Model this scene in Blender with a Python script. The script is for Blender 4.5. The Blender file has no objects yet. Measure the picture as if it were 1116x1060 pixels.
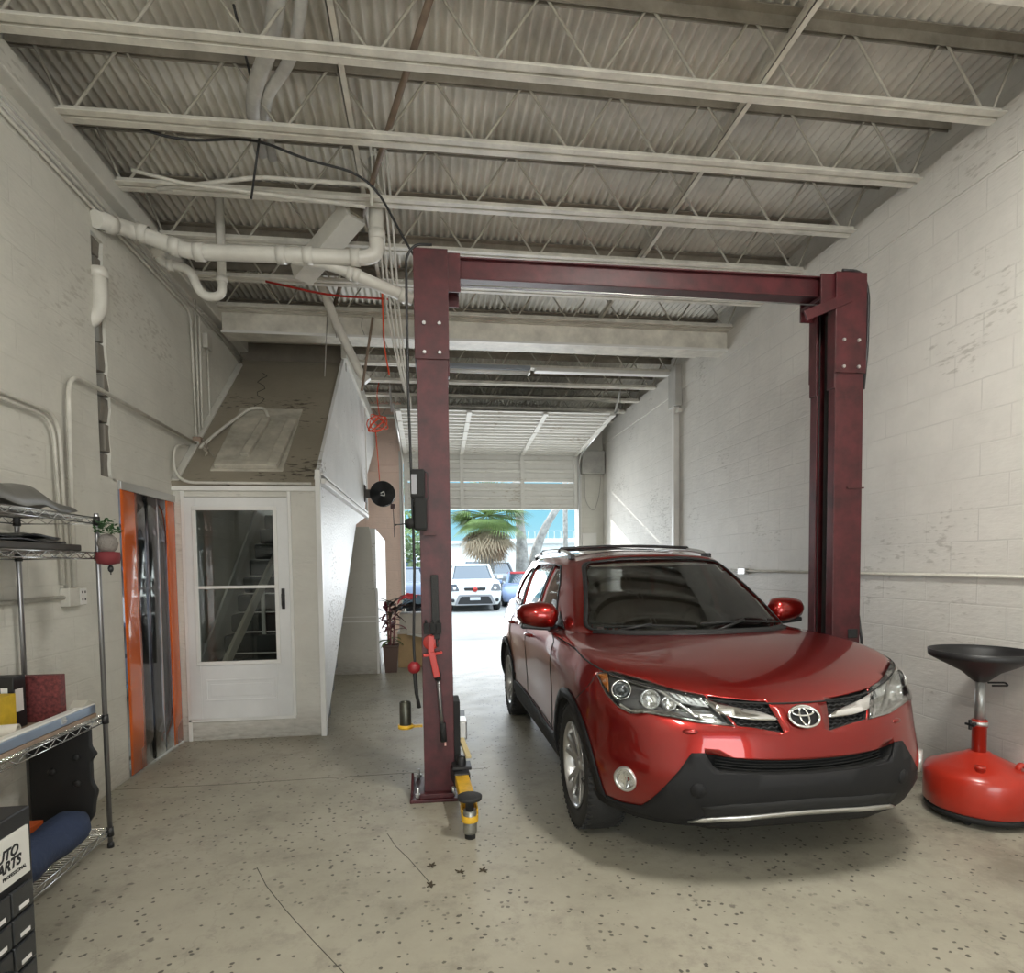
import bpy, bmesh, math, random
from mathutils import Vector, Matrix, noise
from mathutils.bvhtree import BVHTree
PI = math.pi
random.seed(7)
S = bpy.context.scene
COL = S.collection

# ------------------------------------------------------------------ camera
cam_d = bpy.data.cameras.new('camera'); cam = bpy.data.objects.new('camera', cam_d); COL.objects.link(cam)
S.camera = cam
F_PX, PITCH, YAW, ROLL, CY, CAM_H = 662.37, -0.0476, 0.1328, -0.0118, 647.0, 1.507
cam_d.sensor_fit = 'HORIZONTAL'; cam_d.sensor_width = 36.0
cam_d.lens = F_PX / 1116 * 36.0
cam_d.shift_y = (CY - 530.0) / 1116.0
cam_d.clip_start = 0.05; cam_d.clip_end = 400
fw = Vector((math.sin(YAW) * math.cos(PITCH), math.cos(YAW) * math.cos(PITCH), math.sin(PITCH)))
rt = Vector((math.cos(YAW), -math.sin(YAW), 0)); up = rt.cross(fw)
r2 = rt * math.cos(ROLL) + up * math.sin(ROLL); u2 = -rt * math.sin(ROLL) + up * math.cos(ROLL)
M3 = Matrix((r2, u2, -fw)).transposed()
cam.matrix_world = Matrix.Translation((0, 0, CAM_H)) @ M3.to_4x4()

# ------------------------------------------------------------------ world, sun, lights
W = bpy.data.worlds.new('sky'); S.world = W; W.use_nodes = True
wn = W.node_tree.nodes; wl = W.node_tree.links
tc = wn.new('ShaderNodeTexCoord'); sx = wn.new('ShaderNodeSeparateXYZ'); cr = wn.new('ShaderNodeValToRGB')
wl.new(tc.outputs['Generated'], sx.inputs[0]); wl.new(sx.outputs['Z'], cr.inputs[0])
cr.color_ramp.elements[0].position = 0.0; cr.color_ramp.elements[0].color = (0.50, 0.88, 1.0, 1)
cr.color_ramp.elements[1].position = 0.30; cr.color_ramp.elements[1].color = (0.62, 0.74, 0.86, 1)
e = cr.color_ramp.elements.new(0.12); e.color = (0.24, 0.70, 0.92, 1)
wl.new(cr.outputs[0], wn['Background'].inputs[0]); mr_ = wn.new('ShaderNodeMapRange'); mr_.inputs[1].default_value = .16; mr_.inputs[2].default_value = .45; mr_.inputs[3].default_value = 1.0; mr_.inputs[4].default_value = 5.0
wl.new(sx.outputs['Z'], mr_.inputs[0]); wl.new(mr_.outputs[0], wn['Background'].inputs[1])

sun_d = bpy.data.lights.new('sun', 'SUN'); sun_d.energy = 4.3; sun_d.angle = 0.01; sun_d.color = (1.0, 0.97, 0.92)
sun = bpy.data.objects.new('sun', sun_d); COL.objects.link(sun)
sun.rotation_euler = Vector((1.2, -1.0, -0.43)).to_track_quat('-Z', 'Y').to_euler()

def area(name, loc, direction, sx_, sy_, watts, color):
    d = bpy.data.lights.new(name, 'AREA'); d.shape = 'RECTANGLE'; d.size = sx_; d.size_y = sy_; d.energy = watts; d.color = color
    o = bpy.data.objects.new(name, d); COL.objects.link(o); o.location = loc
    o.rotation_euler = Vector(direction).to_track_quat('-Z', 'Z').to_euler(); return o
# daylight through the open door of the bay behind the camera, and through the far roll-up door
area('daylight_rear_door', (1.0, -5.2, 1.5), (0, 1, 0.40), 3.6, 2.9, 205, (1.0, 0.985, 0.95))
area('daylight_front_door', (1.2, 12.6, 1.35), (0, -1, 0.30), 3.3, 2.5, 175, (0.93, 0.97, 1.0))
area('ceiling_lamp_light', (1.70, 1.80, 4.05), (0, 0.12, -1), .22, 1.15, 150, (1.0, .97, .90))
area('ceiling_lamp_light', (-.9, -.9, 4.03), (0.25, 0.2, -1), .22, 1.15, 105, (1.0, .97, .90))
S.view_settings.view_transform = 'Standard'; S.view_settings.look = 'None'
S.view_settings.exposure = 0.0; S.view_settings.gamma = 1.0; S.view_settings.use_curve_mapping = False

# ------------------------------------------------------------------ materials
MATS = {}
def pbr(name, color, rough=0.5, metal=0.0, coat=0.0, spec=0.5, emit=None, estr=0.0, bump=0.0, bscale=30, vary=0.0, vscale=3.0):
    if name in MATS: return MATS[name]
    m = bpy.data.materials.new(name); m.use_nodes = True
    n = m.node_tree.nodes; l = m.node_tree.links; b = n['Principled BSDF']
    b.inputs['Base Color'].default_value = (*color, 1); b.inputs['Roughness'].default_value = rough
    b.inputs['Metallic'].default_value = metal; b.inputs['Coat Weight'].default_value = coat
    b.inputs['Coat Roughness'].default_value = 0.03; b.inputs['Specular IOR Level'].default_value = spec
    if emit: b.inputs['Emission Color'].default_value = (*emit, 1); b.inputs['Emission Strength'].default_value = estr
    co = n.new('ShaderNodeTexCoord')
    if vary or bump:
        nz = n.new('ShaderNodeTexNoise'); nz.inputs['Scale'].default_value = vscale; nz.inputs['Detail'].default_value = 8
        nz.inputs['Roughness'].default_value = 0.65
        l.new(co.outputs['Object'], nz.inputs['Vector'])
        if vary:
            r = n.new('ShaderNodeValToRGB'); r.color_ramp.elements[0].position = 0.3; r.color_ramp.elements[1].position = 0.7
            r.color_ramp.elements[0].color = (*[c * (1 - vary) for c in color], 1); r.color_ramp.elements[1].color = (*[min(1, c * (1 + vary * .5)) for c in color], 1)
            l.new(nz.outputs['Fac'], r.inputs[0]); l.new(r.outputs[0], b.inputs['Base Color'])
        if bump:
            n2 = n.new('ShaderNodeTexNoise'); n2.inputs['Scale'].default_value = bscale; n2.inputs['Detail'].default_value = 6
            l.new(co.outputs['Object'], n2.inputs['Vector'])
            bp = n.new('ShaderNodeBump'); bp.inputs['Strength'].default_value = bump; bp.inputs['Distance'].default_value = 0.01
            l.new(n2.outputs['Fac'], bp.inputs['Height']); l.new(bp.outputs[0], b.inputs['Normal'])
    MATS[name] = m; return m

def glass_mat(name, tint=(0.8, 0.85, 0.83), rough=0.0, boost=1.0, f0=1.5):
    if name in MATS: return MATS[name]
    m = bpy.data.materials.new(name); m.use_nodes = True
    n = m.node_tree.nodes; l = m.node_tree.links; n.clear()
    out = n.new('ShaderNodeOutputMaterial'); mx = n.new('ShaderNodeMixShader'); t = n.new('ShaderNodeBsdfTransparent')
    g = n.new('ShaderNodeBsdfGlossy'); fr = n.new('ShaderNodeFresnel'); fr.inputs['IOR'].default_value = f0
    t.inputs[0].default_value = (*tint, 1); g.inputs['Roughness'].default_value = rough; g.inputs[0].default_value = (1, 1, 1, 1)
    mm = n.new('ShaderNodeMath'); mm.operation = 'MULTIPLY'; mm.inputs[1].default_value = boost
    l.new(fr.outputs[0], mm.inputs[0]); l.new(mm.outputs[0], mx.inputs[0]); l.new(t.outputs[0], mx.inputs[1]); l.new(g.outputs[0], mx.inputs[2])
    l.new(mx.outputs[0], out.inputs[0]); MATS[name] = m; return m

def N(n, t, **kw):
    x = n.new(t)
    for k, v in kw.items(): setattr(x, k, v)
    return x

def wall_mat(name, base, axis='YZ', stain=0.5, dark=(0.20, 0.18, 0.15), mortar=0.25, lowgrime=True, blocks=True):
    """painted concrete block: mortar relief, scuffs, chips and grime near the floor"""
    m = bpy.data.materials.new(name); m.use_nodes = True; n = m.node_tree.nodes; l = m.node_tree.links; b = n['Principled BSDF']
    b.inputs['Roughness'].default_value = 0.55; b.inputs['Specular IOR Level'].default_value = 0.3
    g = N(n, 'ShaderNodeNewGeometry'); sp = N(n, 'ShaderNodeSeparateXYZ'); l.new(g.outputs['Position'], sp.inputs[0])
    cb = N(n, 'ShaderNodeCombineXYZ')
    l.new(sp.outputs['Y' if axis == 'YZ' else 'X'], cb.inputs[0]); l.new(sp.outputs['Z'], cb.inputs[1])
    br = N(n, 'ShaderNodeTexBrick'); br.inputs['Scale'].default_value = 1.0; br.inputs['Brick Width'].default_value = 0.405
    br.inputs['Row Height'].default_value = 0.203; br.inputs['Mortar Size'].default_value = 0.006; br.inputs['Mortar Smooth'].default_value = 0.6
    l.new(cb.outputs[0], br.inputs['Vector'])
    # warp the joints a little
    nz = N(n, 'ShaderNodeTexNoise'); nz.inputs['Scale'].default_value = 2.2; nz.inputs['Detail'].default_value = 8; nz.inputs['Roughness'].default_value = .7
    l.new(g.outputs['Position'], nz.inputs['Vector'])
    n3 = N(n, 'ShaderNodeTexNoise'); n3.inputs['Scale'].default_value = 22; n3.inputs['Detail'].default_value = 6
    mp = N(n, 'ShaderNodeMapping'); mp.inputs['Scale'].default_value = (.6, .6, 2.0); l.new(g.outputs['Position'], mp.inputs[0]); l.new(mp.outputs[0], n3.inputs['Vector'])
    r1 = N(n, 'ShaderNodeValToRGB'); r1.color_ramp.elements[0].position = .25; r1.color_ramp.elements[1].position = .75
    r1.color_ramp.elements[0].color = (*[c * .82 for c in base], 1); r1.color_ramp.elements[1].color = (*base, 1)
    l.new(nz.outputs['Fac'], r1.inputs[0])
    # scuffs: product of two noises thresholded
    n4 = N(n, 'ShaderNodeTexNoise'); n4.inputs['Scale'].default_value = 1.3; n4.inputs['Detail'].default_value = 3; l.new(g.outputs['Position'], n4.inputs['Vector'])
    mu = N(n, 'ShaderNodeMath', operation='MULTIPLY'); l.new(n3.outputs['Fac'], mu.inputs[0]); l.new(n4.outputs['Fac'], mu.inputs[1])
    r2_ = N(n, 'ShaderNodeValToRGB'); r2_.color_ramp.elements[0].position = .355; r2_.color_ramp.elements[1].position = .43
    l.new(mu.outputs[0], r2_.inputs[0])
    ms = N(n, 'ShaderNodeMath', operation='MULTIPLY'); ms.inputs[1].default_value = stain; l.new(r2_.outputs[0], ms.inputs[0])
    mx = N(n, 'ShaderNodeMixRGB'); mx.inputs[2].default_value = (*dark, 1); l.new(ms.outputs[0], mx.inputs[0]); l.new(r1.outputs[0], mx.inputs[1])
    # mortar joints pick up dirt in places
    j = N(n, 'ShaderNodeMath', operation='MULTIPLY'); l.new(br.outputs['Fac'], j.inputs[0])
    jr = N(n, 'ShaderNodeValToRGB'); jr.color_ramp.elements[0].position = .45; jr.color_ramp.elements[1].position = .62
    l.new(nz.outputs['Fac'], jr.inputs[0]); l.new(jr.outputs[0], j.inputs[1])
    j2 = N(n, 'ShaderNodeMath', operation='MULTIPLY'); j2.inputs[1].default_value = mortar if blocks else 0; l.new(j.outputs[0], j2.inputs[0])
    mx2 = N(n, 'ShaderNodeMixRGB'); mx2.inputs[2].default_value = (*[c * .45 for c in base], 1); l.new(j2.outputs[0], mx2.inputs[0]); l.new(mx.outputs[0], mx2.inputs[1])
    last = mx2
    if lowgrime:
        mr = N(n, 'ShaderNodeMapRange'); mr.inputs[1].default_value = 0.0; mr.inputs[2].default_value = 0.30; mr.inputs[3].default_value = 1; mr.inputs[4].default_value = 0
        l.new(sp.outputs['Z'], mr.inputs[0]); q = N(n, 'ShaderNodeMath', operation='MULTIPLY'); l.new(mr.outputs[0], q.inputs[0]); l.new(n3.outputs['Fac'], q.inputs[1])
        mx3 = N(n, 'ShaderNodeMixRGB'); mx3.inputs[2].default_value = (*dark, 1); l.new(q.outputs[0], mx3.inputs[0]); l.new(mx2.outputs[0], mx3.inputs[1]); last = mx3
    l.new(last.outputs[0], b.inputs['Base Color'])
    hs = N(n, 'ShaderNodeMath', operation='MULTIPLY'); hs.inputs[1].default_value = -1.0 if blocks else 0.0; l.new(br.outputs['Fac'], hs.inputs[0])
    ha = N(n, 'ShaderNodeMath', operation='MULTIPLY_ADD'); ha.inputs[1].default_value = 1.6; l.new(n3.outputs['Fac'], ha.inputs[0]); l.new(hs.outputs[0], ha.inputs[2])
    bp = N(n, 'ShaderNodeBump'); bp.inputs['Strength'].default_value = .35; bp.inputs['Distance'].default_value = .008
    l.new(ha.outputs[0], bp.inputs['Height']); l.new(bp.outputs[0], b.inputs['Normal'])
    MATS[name] = m; return m

def floor_mat():
    m = bpy.data.materials.new('worn_coated_concrete'); m.use_nodes = True; n = m.node_tree.nodes; l = m.node_tree.links; b = n['Principled BSDF']; b.inputs['Specular IOR Level'].default_value = .35
    g = N(n, 'ShaderNodeNewGeometry')
    def noise(s, d=6, r=.6):
        z = N(n, 'ShaderNodeTexNoise'); z.inputs['Scale'].default_value = s; z.inputs['Detail'].default_value = d; z.inputs['Roughness'].default_value = r
        l.new(g.outputs['Position'], z.inputs['Vector']); return z
    def ramp(src, a, c, ca=(0, 0, 0, 1), cc=(1, 1, 1, 1)):
        r = N(n, 'ShaderNodeValToRGB'); r.color_ramp.elements[0].position = a; r.color_ramp.elements[1].position = c
        r.color_ramp.elements[0].color = ca; r.color_ramp.elements[1].color = cc; l.new(src, r.inputs[0]); return r
    def mix(f, a, bcol):
        x = N(n, 'ShaderNodeMixRGB'); l.new(f, x.inputs[0]); l.new(a, x.inputs[1])
        x.inputs[2].default_value = (*bcol, 1); return x
    def mul(a, c):
        x = N(n, 'ShaderNodeMath', operation='MULTIPLY'); l.new(a, x.inputs[0])
        if isinstance(c, float): x.inputs[1].default_value = c
        else: l.new(c, x.inputs[1])
        return x
    base = ramp(noise(1.1, 10, .7).outputs['Fac'], .3, .72, (.28, .262, .205, 1), (.42, .395, .32, 1))
    wear = ramp(noise(3.5, 12, .8).outputs['Fac'], .50, .66)
    wm = mul(wear.outputs[0], .6); c1 = mix(wm.outputs[0], base.outputs[0], (.20, .18, .145))
    # chips: small dark flecks, clustered
    vo = N(n, 'ShaderNodeTexVoronoi'); vo.inputs['Scale'].default_value = 21; l.new(g.outputs['Position'], vo.inputs['Vector'])
    nd = noise(60, 3); va = N(n, 'ShaderNodeMath', operation='MULTIPLY_ADD'); va.inputs[1].default_value = .35; l.new(nd.outputs['Fac'], va.inputs[0]); l.new(vo.outputs['Distance'], va.inputs[2])
    chip = ramp(va.outputs[0], .335, .37, (1, 1, 1, 1), (0, 0, 0, 1)); clus = ramp(noise(1.6, 4).outputs['Fac'], .28, .50)
    cm = mul(chip.outputs[0], clus.outputs[0]); cm2 = mul(cm.outputs[0], .85); c2 = mix(cm2.outputs[0], c1.outputs[0], (.045, .04, .032))
    vo2 = N(n, 'ShaderNodeTexVoronoi'); vo2.inputs['Scale'].default_value = 7; l.new(g.outputs['Position'], vo2.inputs['Vector'])
    vb = N(n, 'ShaderNodeMath', operation='MULTIPLY_ADD'); vb.inputs[1].default_value = .40; l.new(noise(25, 5).outputs['Fac'], vb.inputs[0]); l.new(vo2.outputs['Distance'], vb.inputs[2])
    chip2 = ramp(vb.outputs[0], .28, .33, (1, 1, 1, 1), (0, 0, 0, 1)); cl2 = ramp(noise(.9, 3).outputs['Fac'], .5, .6)
    cm3 = mul(chip2.outputs[0], cl2.outputs[0]); cm4 = mul(cm3.outputs[0], .7); c3 = mix(cm4.outputs[0], c2.outputs[0], (.06, .055, .045))
    # fine cracks
    vc = N(n, 'ShaderNodeTexVoronoi', feature='DISTANCE_TO_EDGE'); vc.inputs['Scale'].default_value = .42
    wv = N(n, 'ShaderNodeVectorMath', operation='ADD'); nn = noise(2.0, 5); l.new(g.outputs['Position'], wv.inputs[0]); l.new(nn.outputs['Color'], wv.inputs[1]); l.new(wv.outputs[0], vc.inputs['Vector'])
    ck = ramp(vc.outputs['Distance'], 0.0, .0035, (1, 1, 1, 1), (0, 0, 0, 1)); ck2 = mul(ck.outputs[0], .15); c4 = mix(ck2.outputs[0], c3.outputs[0], (.07, .06, .05))
    # oily darkening along the wall behind the drain pan
    sp = N(n, 'ShaderNodeSeparateXYZ'); l.new(g.outputs['Position'], sp.inputs[0])
    mr = N(n, 'ShaderNodeMapRange'); mr.inputs[1].default_value = 2.3; mr.inputs[2].default_value = 3.4; l.new(sp.outputs['X'], mr.inputs[0])
    oil = mul(mr.outputs[0], ramp(noise(2.6, 8, .75).outputs['Fac'], .42, .6).outputs[0]); oil2 = mul(oil.outputs[0], .85); c5 = mix(oil2.outputs[0], c4.outputs[0], (.075, .065, .05))
    l.new(c5.outputs[0], b.inputs['Base Color'])
    rr = N(n, 'ShaderNodeMapRange'); rr.inputs[3].default_value = .32; rr.inputs[4].default_value = .62; l.new(noise(4, 8, .7).outputs['Fac'], rr.inputs[0]); l.new(rr.outputs[0], b.inputs['Roughness'])
    bp = N(n, 'ShaderNodeBump'); bp.inputs['Strength'].default_value = .15; bp.inputs['Distance'].default_value = .006; l.new(noise(14, 8).outputs['Fac'], bp.inputs['Height']); l.new(bp.outputs[0], b.inputs['Normal'])
    return m

WHITE_WALL = wall_mat('painted_block_wall', (.70, .685, .62), 'YZ', .35, dark=(.30, .27, .22), mortar=.15)
WHITE_WALL_X = wall_mat('painted_block_wall_across', (.70, .685, .62), 'XZ', .45)
RIGHT_WALL = wall_mat('painted_block_wall_scuffed', (.72, .70, .655), 'YZ', .5, dark=(.33, .31, .27), mortar=.3)
PLASTER = wall_mat('painted_plaster', (.66, .645, .59), 'YZ', .35, blocks=False, lowgrime=False)
PINK_WALL = wall_mat('pinkish_lit_wall', (.95, .73, .63), 'XZ', .25)  # pinkish light on the left pier is put into this wall colour
WOODWHITE = wall_mat('white_painted_boards', (.72, .72, .71), 'YZ', .75, blocks=False)
WOODWHITE.node_tree.nodes['Principled BSDF'].inputs['Roughness'].default_value = .45
WOODWHITE.node_tree.nodes['Principled BSDF'].inputs['Specular IOR Level'].default_value = .4
ENCL = wall_mat('off_white_panel', (.66, .64, .58), 'XZ', .3, blocks=False)
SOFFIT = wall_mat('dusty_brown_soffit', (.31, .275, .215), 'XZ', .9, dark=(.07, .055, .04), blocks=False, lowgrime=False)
DECKM = pbr('painted_roof_deck', (.78, .75, .67), .55, vary=.35, vscale=1.6)
JOISTM = pbr('painted_joist_steel', (.72, .69, .61), .5, vary=.28, vscale=5)
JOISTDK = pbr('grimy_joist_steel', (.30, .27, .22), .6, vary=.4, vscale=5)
WEBM = pbr('web_bar_paint', (.50, .47, .40), .55, vary=.3, vscale=5)
CONDUIT = pbr('painted_conduit', (.58, .56, .50), .45, vary=.2, vscale=9)
GALV = pbr('galvanised_steel', (.55, .55, .54), .35, .8)
CHROME = pbr('chrome', (.85, .85, .86), .08, 1.0)
WIRE = pbr('chrome_wire', (.62, .62, .60), .22, 1.0)
PVC = pbr('white_pvc', (.70, .68, .62), .35, vary=.15, vscale=4)
WHITE = pbr('white_paint', (.72, .71, .68), .4, vary=.08, vscale=4)
BLACK = pbr('black_plastic', (.015, .015, .016), .45)
BLACKM = pbr('matt_black', (.012, .012, .012), .8)
RUBBER = pbr('rubber', (.02, .02, .02), .7, bump=.3, bscale=90)
MAROON = pbr('maroon_machine_paint', (.070, .011, .014), .46, vary=.6, vscale=7, bump=.12, bscale=25)
MAROOND = pbr('dark_maroon_paint', (.06, .012, .012), .5, vary=.5, vscale=9)
YELLOW = pbr('yellow_machine_paint', (.72, .42, .03), .4, vary=.35, vscale=14)
REDP = pbr('bright_red_paint', (.45, .025, .016), .32, vary=.15, vscale=7)
DRAINRED = pbr('red_drain_paint', (.42, .028, .014), .28, coat=.3, vary=.15, vscale=6)

# ------------------------------------------------------------------ mesh helpers
class MB:
    def __init__(s): s.bm = bmesh.new()
    def box(s, x0, x1, y0, y1, z0, z1, mi=0):
        v = [s.bm.verts.new(p) for p in ((x0, y0, z0), (x1, y0, z0), (x1, y1, z0), (x0, y1, z0), (x0, y0, z1), (x1, y0, z1), (x1, y1, z1), (x0, y1, z1))]
        for f in ((0, 3, 2, 1), (4, 5, 6, 7), (0, 1, 5, 4), (1, 2, 6, 5), (2, 3, 7, 6), (3, 0, 4, 7)):
            fc = s.bm.faces.new([v[i] for i in f]); fc.material_index = mi
        return s
    def obox(s, a, b, w, h, upv=(0, 0, 1), mi=0, w2=None, h2=None):
        """box from a to b, w wide, h high"""
        a = Vector(a); b = Vector(b); d = (b - a).normalized(); U = Vector(upv)
        if abs(d.dot(U)) > .98: U = Vector((1, 0, 0))
        R_ = d.cross(U).normalized(); U = R_.cross(d)
        w2 = w if w2 is None else w2; h2 = h if h2 is None else h2
        v = []
        for p, ww, hh in ((a, w, h), (b, w2, h2)):
            for sx_, sz in ((-1, -1), (1, -1), (1, 1), (-1, 1)): v.append(s.bm.verts.new(p + R_ * (sx_ * ww / 2) + U * (sz * hh / 2)))
        for f in ((0, 1, 2, 3), (7, 6, 5, 4), (0, 4, 5, 1), (1, 5, 6, 2), (2, 6, 7, 3), (3, 7, 4, 0)):
            s.bm.faces.new([v[i] for i in f]).material_index = mi
        return s
    def tube(s, pts, r, n=8, cap=True, mi=0, closed=False):
        pts = [Vector(p) for p in pts]; m = len(pts); rings = []
        rr = r if isinstance(r, (list, tuple)) else [r] * m
        prev = None
        for i, p in enumerate(pts):
            if closed: d = pts[(i + 1) % m] - pts[i - 1]
            else: d = (pts[min(i + 1, m - 1)] - pts[max(i - 1, 0)])
            d = d.normalized() if d.length > 1e-9 else Vector((0, 0, 1))
            if prev is None:
                U = Vector((0, 0, 1)) if abs(d.z) < .9 else Vector((1, 0, 0)); R_ = d.cross(U).normalized()
            else:
                R_ = (prev - d * prev.dot(d)); R_ = R_.normalized() if R_.length > 1e-6 else d.orthogonal().normalized()
            prev = R_; U = R_.cross(d)
            rings.append([s.bm.verts.new(p + (R_ * math.cos(2 * PI * k / n) + U * math.sin(2 * PI * k / n)) * rr[i]) for k in range(n)])
        for i in range(m if closed else m - 1):
            A = rings[i]; B = rings[(i + 1) % m]
            for k in range(n):
                f = s.bm.faces.new((A[k], A[(k + 1) % n], B[(k + 1) % n], B[k])); f.material_index = mi; f.smooth = True
        if cap and not closed:
            s.bm.faces.new(rings[0][::-1]).material_index = mi; s.bm.faces.new(rings[-1]).material_index = mi
        return s
    def lathe(s, prof, c=(0, 0, 0), ax=(0, 0, 1), n=32, mi=0, smooth=True):
        """prof: (radius, height) pairs"""
        ax = Vector(ax).normalized(); R_ = ax.orthogonal().normalized(); U = ax.cross(R_); c = Vector(c); rings = []
        for r, h in prof:
            if r < 1e-6: rings.append([s.bm.verts.new(c + ax * h)])
            else: rings.append([s.bm.verts.new(c + ax * h + (R_ * math.cos(2 * PI * k / n) + U * math.sin(2 * PI * k / n)) * r) for k in range(n)])
        for A, B in zip(rings, rings[1:]):
            for k in range(n):
                k2 = (k + 1) % n
                vs = [A[k % len(A)], A[k2 % len(A)], B[k2 % len(B)], B[k % len(B)]]
                vs = [v for i, v in enumerate(vs) if v not in vs[:i]]
                if len(vs) > 2: f = s.bm.faces.new(vs); f.material_index = mi; f.smooth = smooth
        return s
    def prism(s, poly, axis, a, b, mi=0):
        """poly 2-D extruded from a to b along axis (x: (y,z), y: (x,z), z: (x,y))"""
        def P(p, t): return {'x': (t, p[0], p[1]), 'y': (p[0], t, p[1]), 'z': (p[0], p[1], t)}[axis]
        A = [s.bm.verts.new(P(p, a)) for p in poly]; B = [s.bm.verts.new(P(p, b)) for p in poly]; n = len(poly)
        s.bm.faces.new(A).material_index = mi; s.bm.faces.new(B[::-1]).material_index = mi
        for i in range(n): s.bm.faces.new((A[i], B[i], B[(i + 1) % n], A[(i + 1) % n])).material_index = mi
        return s
    def grid(s, rows, mi=0, smooth=True, closed_u=False):
        V = [[s.bm.verts.new(p) for p in r] for r in rows]
        for A, B in zip(V, V[1:]):
            m = len(A)
            for k in range(m if closed_u else m - 1):
                f = s.bm.faces.new((A[k], A[(k + 1) % m], B[(k + 1) % m], B[k])); f.smooth = smooth; f.material_index = mi
        return s
    def ico(s, c, r, sub=2, scale=(1, 1, 1), mi=0):
        g = bmesh.ops.create_icosphere(s.bm, subdivisions=sub, radius=r)
        for v in g['verts']: v.co = Vector((v.co.x * scale[0], v.co.y * scale[1], v.co.z * scale[2])) + Vector(c)
        for v in g['verts']:
            for f in v.link_faces: f.smooth = True; f.material_index = mi
        return s
    def build(s, name, mats, parent=None, bevel=0.0, recalc=True, smooth_angle=None, solid=0.0):
        if recalc: bmesh.ops.recalc_face_normals(s.bm, faces=s.bm.faces)
        me = bpy.data.meshes.new(name); s.bm.to_mesh(me); s.bm.free()
        for mt in (mats if isinstance(mats, (list, tuple)) else [mats]): me.materials.append(mt)
        o = bpy.data.objects.new(name, me); COL.objects.link(o)
        if parent: o.parent = parent
        if solid:
            md = o.modifiers.new('solidify', 'SOLIDIFY'); md.thickness = solid; md.offset = -1
        if bevel:
            md = o.modifiers.new('bevel', 'BEVEL'); md.width = bevel; md.segments = 2; md.limit_method = 'ANGLE'; md.angle_limit = .6; md.harden_normals = False
        return o

def tag(o, label=None, cat=None, group=None, kind=None):
    if label: o['label'] = label
    if cat: o['category'] = cat
    if group: o['group'] = group
    if kind: o['kind'] = kind
    return o
def struct(o): o['kind'] = 'structure'; return o
def thing(name, loc, label, cat, group=None, rz=0.0):
    o = bpy.data.objects.new(name, None); COL.objects.link(o); o.location = loc; o.rotation_euler = (0, 0, rz); o.empty_display_size = .1
    return tag(o, label, cat, group)
def copy_tree(o, parent=None):
    c = o.copy(); COL.objects.link(c)
    if parent: c.parent = parent
    for ch in list(o.children): copy_tree(ch, c)
    return c
def arc(c, r, a0, a1, n, plane='yz', x=0.0):
    out = []
    for i in range(n + 1):
        a = a0 + (a1 - a0) * i / n
        p, q = c[0] + r * math.cos(a), c[1] + r * math.sin(a)
        out.append({'yz': (x, p, q), 'xz': (p, x, q), 'xy': (p, q, x)}[plane])
    return out
def rounded(pts, r, n=5):
    """round the corners of a 3-D polyline"""
    pts = [Vector(p) for p in pts]; out = [pts[0]]
    for i in range(1, len(pts) - 1):
        a, b, c = pts[i - 1], pts[i], pts[i + 1]; d1 = (a - b); d2 = (c - b); rr = min(r, d1.length * .49, d2.length * .49)
        p = b + d1.normalized() * rr; q = b + d2.normalized() * rr
        for k in range(n + 1):
            t = k / n; out.append(p * (1 - t) ** 2 + b * (2 * t * (1 - t)) + q * t * t)
    out.append(pts[-1]); return out
def text_mesh(name, s, size, mat, parent, matrix, extrude=.0008, bold=0.0, shear=0.0, align='LEFT'):
    c = bpy.data.curves.new(name, 'FONT'); c.body = s; c.size = size; c.extrude = extrude; c.offset = bold; c.shear = shear; c.align_x = align
    t = bpy.data.objects.new(name, c); COL.objects.link(t)
    me = bpy.data.meshes.new_from_object(t.evaluated_get(bpy.context.evaluated_depsgraph_get()))
    bpy.data.objects.remove(t); me.materials.clear(); me.materials.append(mat)
    o = bpy.data.objects.new(name, me); COL.objects.link(o); o.parent = parent; o.matrix_local = matrix; return o
# ------------------------------------------------------------------ the bay: floor, walls, roof
XL, XR, YB, YF = -2.18, 3.45, -5.5, 11.9        # left face, right face, wall behind the camera, door wall
FLOOR = floor_mat()
struct(MB().box(XL - .25, XR + .25, YB, 12.05, -.15, 0).build('floor', FLOOR))
# right wall with a bond beam band near the top and a bearing ledge
struct(MB().box(XR, XR + .25, YB, 12.1, 0, 3.87).box(XR - .012, XR + .25, YB, 12.1, 3.87, 4.20).box(XR + .23, XR + .33, YB, 12.1, 4.2, 4.75).build('wall_right', RIGHT_WALL))
# left wall: front part up to the broken chase, plain part after it, opening for the strip curtain
left = MB()
left.box(XL - .2, XL, YB, 4.44, 0, 4.05)
rj = random.Random(4)
edge = [(4.585 + rj.uniform(-.012, .03), z_) for z_ in [2.16 + i * .075 for i in range(21)]]
left.prism([(4.44, 0), (4.66, 0), (4.66, 2.13), (4.60, 2.14)] + [(4.44, 2.14)], 'x', XL - .2, XL - .001)
left.prism(edge + [(4.60, 3.735), (4.44, 3.745), (4.44, 4.05), (12.05, 4.05), (12.05, 2.13), (4.60, 2.13)], 'x', XL - .2, XL - .001)
left.box(XL - .2, XL, 5.60, 12.05, 0, 2.13)
struct(left.build('wall_left', WHITE_WALL))
ch = MB(); z_ = 2.14
while z_ < 3.74:
    h_ = rj.uniform(.12, .21); dx = rj.uniform(.004, .03); ch.box(XL - .2, XL - dx, 4.53 + rj.uniform(-.03, .02), 4.62, z_, min(z_ + h_ - .012, 3.76)); z_ += h_
struct(ch.build('trim_1', wall_mat('broken_block_core', (.22, .20, .17), 'YZ', .9, dark=(.05, .04, .035), blocks=False, lowgrime=False), bevel=.008))
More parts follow.
